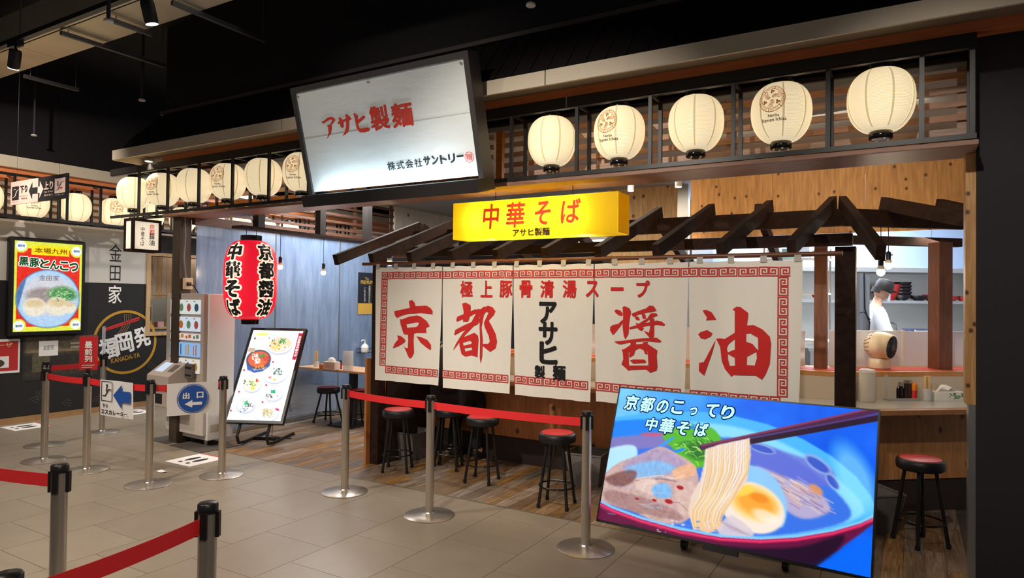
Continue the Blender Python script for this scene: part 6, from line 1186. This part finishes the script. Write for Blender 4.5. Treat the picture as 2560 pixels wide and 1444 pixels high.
# ================================================================== PEOPLE
def skin(verts, edges, sub=2):
    me = bpy.data.meshes.new('body'); me.from_pydata([v[:3] for v in verts], edges, []); o = bpy.data.objects.new('body', me); COL.objects.link(o)
    md = o.modifiers.new('s', 'SKIN'); sv = me.skin_vertices[0].data
    for i, v in enumerate(verts): sv[i].radius = (v[3], v[4] if len(v) > 4 else v[3]); sv[i].use_root = (i == 0)
    md.use_smooth_shade = True; s = o.modifiers.new('u', 'SUBSURF'); s.levels = sub; s.render_levels = sub
    ev = o.evaluated_get(bpy.context.evaluated_depsgraph_get()); out = bpy.data.meshes.new_from_object(ev); COL.objects.unlink(o); bpy.data.objects.remove(o); bpy.data.meshes.remove(me)
    out.polygons.foreach_set('use_smooth', [True]*len(out.polygons)); out.materials.clear(); return out
SKIN = mat('skin', (206, 160, 134), .55)
def head(par, M, hair, cap=False, mask=False, haircol=(26, 22, 22)):
    def g(i, j, n=20, m=16):
        a = 2*PI*i/n; b = PI*j/m; x = math.sin(b)*math.cos(a); y = math.sin(b)*math.sin(a); z = -math.cos(b)
        r = 1.0; X, Y, Z = x*.092, y*.074, z*.118
        if z < 0: X *= 1-.10*(-z); Y *= 1-.26*(-z)
        if x > .82: X += .012*math.exp(-((z+.12)/.16)**2)*math.exp(-(y/.2)**2)          # nose
        if x > .75: X -= .008*math.exp(-((z-.08)/.1)**2)*math.exp(-((abs(y)-.4)/.2)**2)
        return (X, Y, Z)
    mb = MB(M); mb.add([g(i, j) for j in range(17) for i in range(20)], [(j*20+i, j*20+(i+1) % 20, (j+1)*20+(i+1) % 20, (j+1)*20+i) for j in range(16) for i in range(20)]); build(mb, 'head', SKIN, par, True)
    for s in (-1, 1): build(MB(M).sphere((-.005, s*.073, -.005), .022, 10, 8, (.7, .35, 1.2)), 'ear', SKIN, par, True); build(MB(M).sphere((.078, s*.03, .01), .009, 8, 6, (.6, 1.2, .7)), 'eye', PBLK, par, True)
    build(MB(M).sphere((.082, 0, -.058), .02, 10, 6, (.35, 1, .25)), 'mouth', mat('lips', (176, 104, 92), .6), par, True)
    H = mat('hair_black', haircol, .6)
    build(MB(M).add([((-.014+1.1*.092*math.sin(b)*math.cos(a)), 1.12*.076*math.sin(b)*math.sin(a), .014+.118*1.06*math.cos(b)) for b in [PI*.62*j/9 for j in range(10)] for a in [2*PI*i/20 for i in range(20)]], [(j*20+i, j*20+(i+1) % 20, (j+1)*20+(i+1) % 20, (j+1)*20+i) for j in range(9) for i in range(20)]) if not cap else MB(M).lathe([(.094, -.01), (.098, .03), (.097, .08), (.08, .118), (.04, .132), (.005, .134)], 24), 'cap' if cap else 'hair', H, par, True)
    if cap:
        build(MB(M).add([(-.02+.094*math.cos(a)*.98, .086*math.sin(a), z) for z in (-.055, .01) for a in np.linspace(.62*PI, 1.38*PI, 12)], [(i, i+1, 13+i, 12+i) for i in range(11)]), 'hair', H, par, True)
        build(MB(M).box(.07, .135, -.05, .05, .028, .036), 'cap_peak', H, par)
    if mask:
        build(MB(M).add([((.1+.012*math.cos(v*3))*math.cos(u*1.05)+.004, .082*math.sin(u*1.05), -.095+.085*v) for v in np.linspace(0, 1, 6) for u in np.linspace(-1, 1, 12)], [(j*12+i, j*12+i+1, (j+1)*12+i+1, (j+1)*12+i) for j in range(5) for i in range(11)]), 'face_mask', mat('mask_white', (214, 224, 236), .7), par, True)
        for s in (-1, 1): build(MB(M).tube([(.055, s*.074, -.03), (.02, s*.08, -.01), (-.008, s*.082, .005)], .002, 5), 'mask_loop', WHT, par)
def hand(par, p, d, up, side, s=1.0):
    d = Vector(d).normalized(); up = Vector(up); sd = d.cross(up).normalized(); up = sd.cross(d); p = Vector(p); V = [(0, 0, 0, .024, .016), (.045, 0, 0, .034, .014), (.08, 0, 0, .036, .012)]; E = [(0, 1), (1, 2)]
    for k, (y, l) in enumerate(((-.03, .06), (-.01, .075), (.011, .07), (.03, .055))):
        n = len(V); V += [(.085, y, 0, .0095), (.085+l*.5, y*1.1, -.006, .0088), (.085+l*.95, y*1.1, -.03, .0075)]; E += [(2, n), (n, n+1), (n+1, n+2)]
    n = len(V); V += [(.03, side*.04, -.004, .011), (.06, side*.058, -.012, .0095), (.085, side*.056, -.02, .008)]; E += [(1, n), (n, n+1), (n+1, n+2)]
    W = []
    for v in V: q = p+d*v[0]*s+sd*v[1]*s+up*v[2]*s; W.append((q.x, q.y, q.z)+tuple(a*s for a in v[3:]))
    me = skin(W, E, 2); me.materials.append(SKIN); return place(me, 'hand', par)
# cook: turned to the right along the bench, head bent, arm reaching down
q = atD(2172, 760, 7.6); CK = thing('person', 'cook in white shirt, dark cap and face mask working in the kitchen', 'person', (q[0], q[1], 0), .45)
oz = .12
struct(build(MB(Matrix.Translation((q[0], q[1], 0))).box(-.9, 1.2, -.6, .7, 0, oz), 'floor.001', mat('kitchen_floor', (120, 110, 100), .6)), 'raised kitchen floor under the cook', 'floor')
B = [(0, 0, .98+oz, .13, .16), (.0, 0, 1.12+oz, .115, .15), (.02, 0, 1.3+oz, .12, .17), (.05, 0, 1.42+oz, .09, .13), (.075, 0, 1.50+oz, .058), (.10, 0, 1.57+oz, .055), (.12, 0, 1.63+oz, .05),
     (.05, -.17, 1.41+oz, .06), (.07, -.23, 1.2+oz, .046), (.24, -.21, 1.03+oz, .036), (.34, -.19, .95+oz, .028), (.05, .17, 1.41+oz, .06), (.1, .23, 1.2+oz, .046), (.3, .2, 1.08+oz, .036), (.4, .16, 1.05+oz, .028),
     (0, -.1, .88+oz, .1), (0.02, -.11, .5+oz, .07), (0, -.11, .1+oz, .05), (.1, -.12, .045+oz, .045), (0, .1, .88+oz, .1), (-.02, .11, .5+oz, .07), (-.03, .11, .1+oz, .05), (.07, .12, .045+oz, .045)]
E = [(0, 1), (1, 2), (2, 3), (3, 4), (4, 5), (5, 6), (3, 7), (7, 8), (8, 9), (9, 10), (3, 11), (11, 12), (12, 13), (13, 14), (0, 15), (15, 16), (16, 17), (17, 18), (0, 19), (19, 20), (20, 21), (21, 22)]
me = skin(B, E); me.materials.append(SKIN); place(me, 'body', CK)
def ringstack(rows, n=24):
    # closed rings (cx, cy, cz, rx, ry) joined into one garment surface
    mb = MB(); vs = [(cx+rx*math.cos(2*PI*i/n), cy+ry*math.sin(2*PI*i/n), cz) for cx, cy, cz, rx, ry in rows for i in range(n)]
    return mb.add(vs, [(j*n+i, j*n+(i+1) % n, (j+1)*n+(i+1) % n, (j+1)*n+i) for j in range(len(rows)-1) for i in range(n)])
SHIRT = mat('white_shirt', (214, 224, 238), .75, var=.05, nscale=6)
sh = ringstack([(0, 0, .93+oz, .155, .185), (0, 0, 1.05+oz, .15, .18), (.005, 0, 1.2+oz, .15, .185), (.02, 0, 1.33+oz, .15, .20), (.035, 0, 1.42+oz, .135, .195), (.055, 0, 1.47+oz, .10, .14), (.075, 0, 1.50+oz, .07, .075)])
for sd in (-1, 1):
    A_, B2 = Vector((.045, sd*.14, 1.42+oz)), Vector((.075+.02*(sd > 0), sd*.25, 1.19+oz)); sh.lathe([(.04, -.05), (.075, -.03), (.083, .03), (.078, .15), (.082, (B2-A_).length)], 20, False, A_, B2-A_)
build(sh, 'shirt', SHIRT, CK, True)
T_ = [(0, 0, .96+oz, .14, .16), (0, -.1, .88+oz, .115), (.02, -.11, .5+oz, .085), (0, -.11, .12+oz, .07), (0, .1, .88+oz, .115), (-.02, .11, .5+oz, .085), (-.03, .11, .12+oz, .07)]
me = skin(T_, [(0, 1), (1, 2), (2, 3), (0, 4), (4, 5), (5, 6)]); me.materials.append(mat('black_trousers', (26, 26, 32), .8)); place(me, 'trousers', CK)
hand(CK, (.34, -.19, .95+oz), (.9, .1, -.35), (0, 0, 1), -1); hand(CK, (.4, .16, 1.05+oz), (1, -.1, -.2), (0, 0, 1), 1)
head(CK, Matrix.Translation((.15, 0, 1.68+oz)) @ Matrix.Rotation(.38, 4, 'Y'), None, True, True)
# customer: dark clothes, sitting at the counter with back to the hall
cx_, cy_ = -3.93, 5.46; spx_ = (cx_, cy_)
o = copy_tree(ST1); o.location = (cx_-.02, cy_, 0); o['label'] = 'red topped bar stool under the seated customer'; o.rotation_euler = (0, 0, .4)
CU_ = thing('person', 'customer in black clothes sitting on a bar stool at the counter behind the noren', 'person', (cx_, cy_, 0), PI/2)
B = [(0, 0, .70, .15, .15), (.02, 0, .85, .15, .12), (.06, 0, 1.03, .17, .12), (.12, 0, 1.18, .15, .1), (.15, 0, 1.25, .055), (.18, 0, 1.31, .05), (.2, 0, 1.36, .05),
     (.12, -.18, 1.16, .065), (.16, -.25, .96, .048), (.36, -.2, .905, .036), (.44, -.17, .9, .028), (.12, .18, 1.16, .065), (.16, .25, .96, .048), (.36, .2, .905, .036), (.44, .17, .9, .028),
     (.06, -.1, .69, .085), (.33, -.12, .655, .07), (.30, -.12, .3, .05), (.27, -.12, .12, .042), (.36, -.13, .085, .04), (.06, .1, .69, .085), (.33, .12, .655, .07), (.24, .12, .3, .05), (.2, .12, .12, .042), (.29, .13, .085, .04)]
E = [(0, 1), (1, 2), (2, 3), (3, 4), (4, 5), (5, 6), (3, 7), (7, 8), (8, 9), (9, 10), (3, 11), (11, 12), (12, 13), (13, 14), (0, 15), (15, 16), (16, 17), (17, 18), (18, 19), (0, 20), (20, 21), (21, 22), (22, 23), (23, 24)]
me = skin(B, E); me.materials.append(SKIN); place(me, 'body', CU_)
J = [(0, 0, .685, .18, .175), (.02, 0, .85, .175, .14), (.06, 0, 1.03, .195, .14), (.12, 0, 1.17, .165, .11), (.145, 0, 1.225, .07), (.12, -.19, 1.15, .085), (.16, -.26, .96, .068), (.37, -.2, .91, .05), (.12, .19, 1.15, .085), (.16, .26, .96, .068), (.37, .2, .91, .05)]
me = skin(J, [(0, 1), (1, 2), (2, 3), (3, 4), (3, 5), (5, 6), (6, 7), (3, 8), (8, 9), (9, 10)]); me.materials.append(mat('black_jacket', (24, 22, 26), .8)); place(me, 'jacket', CU_)
T_ = [(0, 0, .70, .165, .14), (.06, -.1, .69, .1), (.33, -.12, .65, .085), (.30, -.12, .3, .065), (.27, -.12, .10, .058), (.06, .1, .69, .1), (.33, .12, .65, .085), (.24, .12, .3, .065), (.2, .12, .10, .058)]
me = skin(T_, [(0, 1), (1, 2), (2, 3), (3, 4), (0, 5), (5, 6), (6, 7), (7, 8)]); me.materials.append(MATS['black_trousers']); place(me, 'trousers', CU_)
for a in ((.26, -.12, .115), (.19, .12, .115)):
    me = skin([(a[0]-.02, a[1], .1, .05), (a[0]+.03, a[1], .06, .048, .04), (a[0]+.15, a[1]*1.08, .045, .045, .03), (a[0]+.2, a[1]*1.1, .04, .035, .025)], [(0, 1), (1, 2), (2, 3)]); me.materials.append(mat('black_shoe', (30, 28, 30), .5)); place(me, 'shoe', CU_)
hand(CU_, (.44, -.17, .9), (1, .25, -.05), (0, 0, 1), -1); hand(CU_, (.44, .17, .9), (1, -.25, -.05), (0, 0, 1), 1)
head(CU_, Matrix.Translation((.235, 0, 1.43)) @ Matrix.Rotation(.25, 4, 'Y'), True)
# ================================================================== LEFT WALL THINGS
m1, m2 = onX(22, 588, XW+.06), onX(212, 604, XW+.06); ym0, ym1, zm0, zm1 = 3.99, 4.90, 1.115, 2.37
MO = thing('wall_display', 'black framed wall display advertising black pork ramen in red and yellow', 'display', (XW, ym0, zm0)); wy, hz_ = ym1-ym0, zm1-zm0
build(bx(.005, .10, 0, wy, 0, hz_), 'housing', BLK, MO, bev=.03, seg=3)
c = Canvas((XW+.1015, ym0+.055, zm1-.05), (XW+.1015, ym1-.055, zm1-.05), (XW+.1015, ym0+.055, zm0+.05), 150, 215, (226, 40, 30))
U, V = c.U, c.V; c.C[:] = np.array((226, 44, 30))/255
brd = ((U < .035) | (U > .965) | (V < .075) | (V > .945)).astype(float); c.blend(brd, (222, 226, 70))
ar = hz_/wy*1.02
def el(cx, cy, rx, ry, col, soft=.06, a=1.0): d = np.sqrt(((U-cx)/rx)**2+((V-cy)/ry)**2); c.blend(np.clip((1-d)/soft+.5, 0, 1)*a, col)
for a, b in ((.09, .055), (.91, .08), (.08, .935), (.92, .935)): el(a, b, .1, .075, (222, 226, 70)); el(a, b, .075, .055, (236, 244, 250))
c.blend(((U > .24) & (U < .80) & (V > .045) & (V < .145)).astype(float), (250, 222, 20))
el(.5, .635, .475, .33, (60, 100, 150)); el(.5, .635, .465, .322, (168, 206, 240)); el(.5, .60, .40, .235, (206, 206, 214), .3); el(.42, .6, .24, .09, (140, 124, 120), .5, .8)
dk = (((U-.06)*1.2+(V-.45)*.4) < .12) & (np.sqrt(((U-.5)/.465)**2+((V-.635)/.322)**2) < 1); c.blend(c.soft(dk.astype(float), 2), (78, 118, 168))
el(.7, .575, .2, .085, (96, 150, 90), .4, .95); el(.74, .6, .2, .06, (60, 130, 80), .6, .7)
for a, b, r in ((.3, .73, .17), (.64, .72, .18), (.82, .74, .1)): el(a, b, r, r*.62, (232, 222, 200), .25, .95); el(a, b-.04, r*.8, r*.25, (206, 176, 120), .6, .6)
el(.5, .88, .3, .06, (176, 204, 232), .4, .8); rk = random.Random(1)
for k in range(90): el(.7+rk.gauss(0, .1), .58+rk.gauss(0, .03), .012, .006, rk.choice([(120, 190, 90), (40, 110, 60), (180, 220, 160)]), .5)
c.noise(.04, 3, 4); MO_ = c.object('screen', vmat('wall_display_glow', 1.1), MO, (XW, ym0, zm0))
fd = lambda l: (lambda a, b: (.1025+l, .055+a*(wy-.11), hz_-.05-b*(hz_-.10)))
def vflip(f): return lambda a, b: f(a, -b)
fdd = lambda l: (lambda a, b: fd(l)(a, 1-b))
mb = MB(); put_text(mb, '本場九州', .52, 1-.095, .48, .062, fdd(.001), .02); build(mb, 'brown_lettering', emat('lit_brown2', (150, 84, 10), .8), MO_)
mbk, mbw = MB(), MB()
for i, ch in enumerate('黒豚とんこつ'): put_text(mbw, ch, .13+.148*i, 1-.225-.008*i, .135, .1, fdd(.001), .12, ref=.03); put_text(mbk, ch, .13+.148*i, 1-.225-.008*i, .135, .1, fdd(.003), .035, ref=.03)
build(mbw, 'white_outline', emat('lit_white', (250, 252, 244), 1), MO_); build(mbk, 'green_lettering', emat('lit_green', (28, 92, 40), .7), MO_)
mb = MB(); put_text(mb, '金田家', .5, 1-.40, .3, .06, fdd(.001), .0); build(mb, 'bowl_lettering', emat('lit_slate', (70, 84, 110), .8), MO_)
for a, b in ((.09, .055), (.91, .08), (.08, .935), (.92, .935)): build(put_text(MB(), '福岡発', a, 1-b, .1, .028, fdd(.001), .03), 'badge_lettering', emat('lit_blue', (40, 90, 150), .8), MO_)
p0, p1, p2 = onX(0, 848, XW), onX(50, 846, XW), onX(48, 930, XW)
t = thing('wall_poster', 'red and white menu poster on the black wall below the display', 'poster', (XW, 3.62, p2[2])); hp = p1[2]-p2[2]; wp = p1[1]-3.62
build(bx(.001, .006, 0, wp, 0, hp), 'sheet', PAPER, t); build(bx(.006, .007, .02, wp-.02, .03, hp-.03), 'red_field', mat('poster_red', (176, 40, 38), .6), t); build(bx(.007, .008, .15, wp-.12, .07, hp*.5), 'photo_field', PAPER, t)
mb = MB(); fpo = lambda a, b: (.0085, a, b); put_text(mb, 'ギョーザ', wp*.55, hp*.83, wp*.6, .06, fpo, .03); build(mb, 'gold_lettering', mat('poster_pale', (226, 170, 120), .6), t)
mb = MB(); fpo2 = lambda a, b: (.009, a, b); ell(mb, wp*.55, hp*.3, .08, .05, fpo2, 16); build(mb, 'dish_print', mat('dish_dark', (70, 60, 40), .6), t)
q = onX(120, 870, XW); t = thing('notice_sheet', 'white paper notice taped on the wall mural', 'notice', (XW+.004, q[1]-.11, q[2]-.1)); build(bx(0, .002, 0, .23, 0, .2), 'sheet', PAPER, t); mb = MB(); put_text(mb, '金田家', .115, .11, .13, .06, lambda a, b: (.003, a, b), .0); build(mb, 'grey_lettering', mat('grey_print', (110, 104, 100), .7), t)
# things seen through the wood framed opening
t = thing('slatted_screen', 'pale vertical slatted wooden screen behind the framed opening', 'screen', (-10.5, 6.15, 1.05)); rs = random.Random(6)
for k in range(16): build(bx(0, .02, k*.082, k*.082+.078, .55, 1.35), 'slat', woodm('pale_slat', (196, 162, 128), (216, 184, 150), (6, 6, 1), .5, .06), t)
for z in (.6, 1.28): build(bx(.02, .035, 0, 1.31, z, z+.04), 'rail', MATS['pale_slat'], t)
for k, (z, hh) in enumerate(((1.86, .27), (1.56, .26), (1.22, .28))):
    t = thing('picture_frame', ['upper', 'middle', 'lower'][k]+' pale framed picture hanging inside the framed opening', 'picture', (-10.2, 6.02, z)); build(bx(0, .02, 0, .13, 0, hh), 'frame', FW, t); build(bx(.02, .022, .02, .11, .03, hh-.03), 'print', mat('pic_print_%d' % k, [(206, 176, 110), (190, 170, 126), (70, 70, 68)][k], .6), t)
t = thing('service_counter', 'pale counter with small goods inside the framed opening', 'counter', (-10.35, 6.1, 0)); build(bx(-.4, .2, 0, 1.6, 0, 1.12), 'body', mat('serv_grey', (140, 146, 144), .6), t); build(bx(-.42, .22, -.02, 1.62, 1.12, 1.15), 'top', FW, t)
for k in range(5):
    o = build(MB(Matrix.Translation((-10.25, 6.25+k*.16, 1.151))).box(-.05, .05, 0, .1, 0, .08+.05*(k % 3)), 'goods_box', mat('goods_%d' % k, [(206, 150, 150), (150, 170, 120), (200, 200, 196), (90, 92, 96), (220, 214, 200)][k], .6)); tag(o, ['pink', 'green', 'pale grey', 'dark grey', 'cream'][k]+' goods box on the service counter inside the framed opening', 'box', 'goods on the service counter')
# ================================================================== CEILING FITTINGS
DU = thing('ceiling_duct', 'galvanised duct running along under the black ceiling', 'duct'); GV = mat('galvanised', (214, 200, 172), .42, .85, var=.25, nscale=2.2)
xs_ = [-10.5, -8.9, -7.3, -5.7, -4.1, -2.5]
for a, b in zip(xs_, xs_[1:]): build(bx(a+.003, b-.003, 3.04, 3.40, 4.0, 4.35), 'duct_section', GV, DU)
for x in (-9, -6, -3): build(MB().cyl((x, 3.06, 4.35), (x, 3.06, 4.7), .006, 6), 'hanger_rod', STEEL, DU)
TKY = 2.93; TK = thing('light_track', 'black lighting track along the galvanised duct', 'track'); build(bx(-10.5, -2.4, TKY-.025, TKY+.025, 3.96, 4.0), 'track_rail', BLK, TK); build(bx(-10.5, -2.4, TKY+.05, TKY+.075, 3.985, 4.0), 'alu_rail', STEEL, TK)
for x in (-9.5, -7.0, -4.5): build(MB().cyl((x, TKY, 4.0), (x, TKY, 4.7), .006, 6), 'hanger_rod', STEEL, TK)
for px, py, tilt, lb in ((368, 55, (.03, .25, -1), 'black track spotlight pointing down before the duct'), (38, 155, (-.5, .1, -1), 'black track spotlight tilted away over the far aisle')):
    q = onY(px, py, TKY); t = thing('track_spotlight', lb, 'spotlight', (q[0], TKY, 3.96-.30), 0, 'track spotlights'); d = Vector(tilt).normalized(); c0 = Vector((0, 0, .2)); z_ = 0
    build(MB().lathe([(.045, 0), (.05, .02), (.05, .15), (.042, .17)], 20, True, c0-d*.03, d), 'housing', mat('spot_black', (26, 25, 26), .45), t, True); build(MB().lathe([(.043, .171), (.043, .174)], 20, True, c0-d*.03, d), 'lens', emat('spot_lens', (245, 250, 255), 8), t); build(MB().tube([(0, 0, .3), (0, 0, .25), (.03, 0, .22), c0+Vector((.03, 0, -.02))], .01, 8), 'yoke', BLK, t); build(bx(-.09, .09, -.03, .03, .26, .3), 'adapter', BLK, t)
for a, b, lb in (((430, 0), (660, 97), 'long steel ceiling strut crossing over the duct end'), ((152, 76), (412, 160), 'long steel ceiling strut hanging over the aisle'), ((60, 185), (205, 218), 'short thin steel strut near the far spotlight'), ((272, 42), (368, 84), 'short steel strut between the spotlights')):
    A, B_ = onZ(*a, 3.98), onZ(*b, 3.98); t = thing('ceiling_strut', lb, 'strut', (A[0], A[1], 3.96)); dv = B_-A; build(MB().bar((0, 0, 0), (dv[0]*.05*0, dv[1], 0), .035, .035), 'channel', mat('strut_steel', (92, 88, 88), .45, .7), t); build(MB().cyl((0, dv[1]-.03, .017), (0, dv[1]-.03, .74), .004, 6), 'hanger_rod', STEEL, t); build(MB().cyl((0, .06, .017), (0, .06, .74), .004, 6), 'hanger_rod', STEEL, t)
for px, py, lb in ((355, 250, 'sprinkler head hanging before the eave corner'), (1327, 12, 'sprinkler head above the white sign board'), (85, 338, 'sensor head hanging over the far aisle'), (271, 52, 'sprinkler head beside the duct')):
    q = onZ(px, py, 3.62); t = thing('sprinkler', lb, 'sprinkler', (q[0], q[1], 3.61), 0, 'sprinkler heads'); build(MB().lathe([(.03, 0), (.034, .006), (.03, .018), (.012, .025)], 16), 'rose', mat('rose_white', (206, 200, 196), .4), t, True); build(MB().cyl((0, 0, .025), (0, 0, 1.09), .014, 8), 'drop_pipe', mat('pipe_dark', (44, 40, 42), .6), t)
q = onZ(372, 402, 3.19); t = thing('soffit_downlight', 'round recessed downlight in the eave soffit at the corner', 'lamp', (q[0], q[1], 3.183)); build(MB().lathe([(.045, 0), (.05, .007)], 20), 'trim_ring', WHT, t); build(MB().lathe([(.038, -.002), (.038, 0)], 20), 'lens', emat('down_lens', (255, 250, 240), 6), t)
light('soffit_light', 'SPOT', (q[0], q[1], 3.17), 40, (1, .88, .72), (q[0]+.2, q[1]-.1, 0), .04, 100, .6)
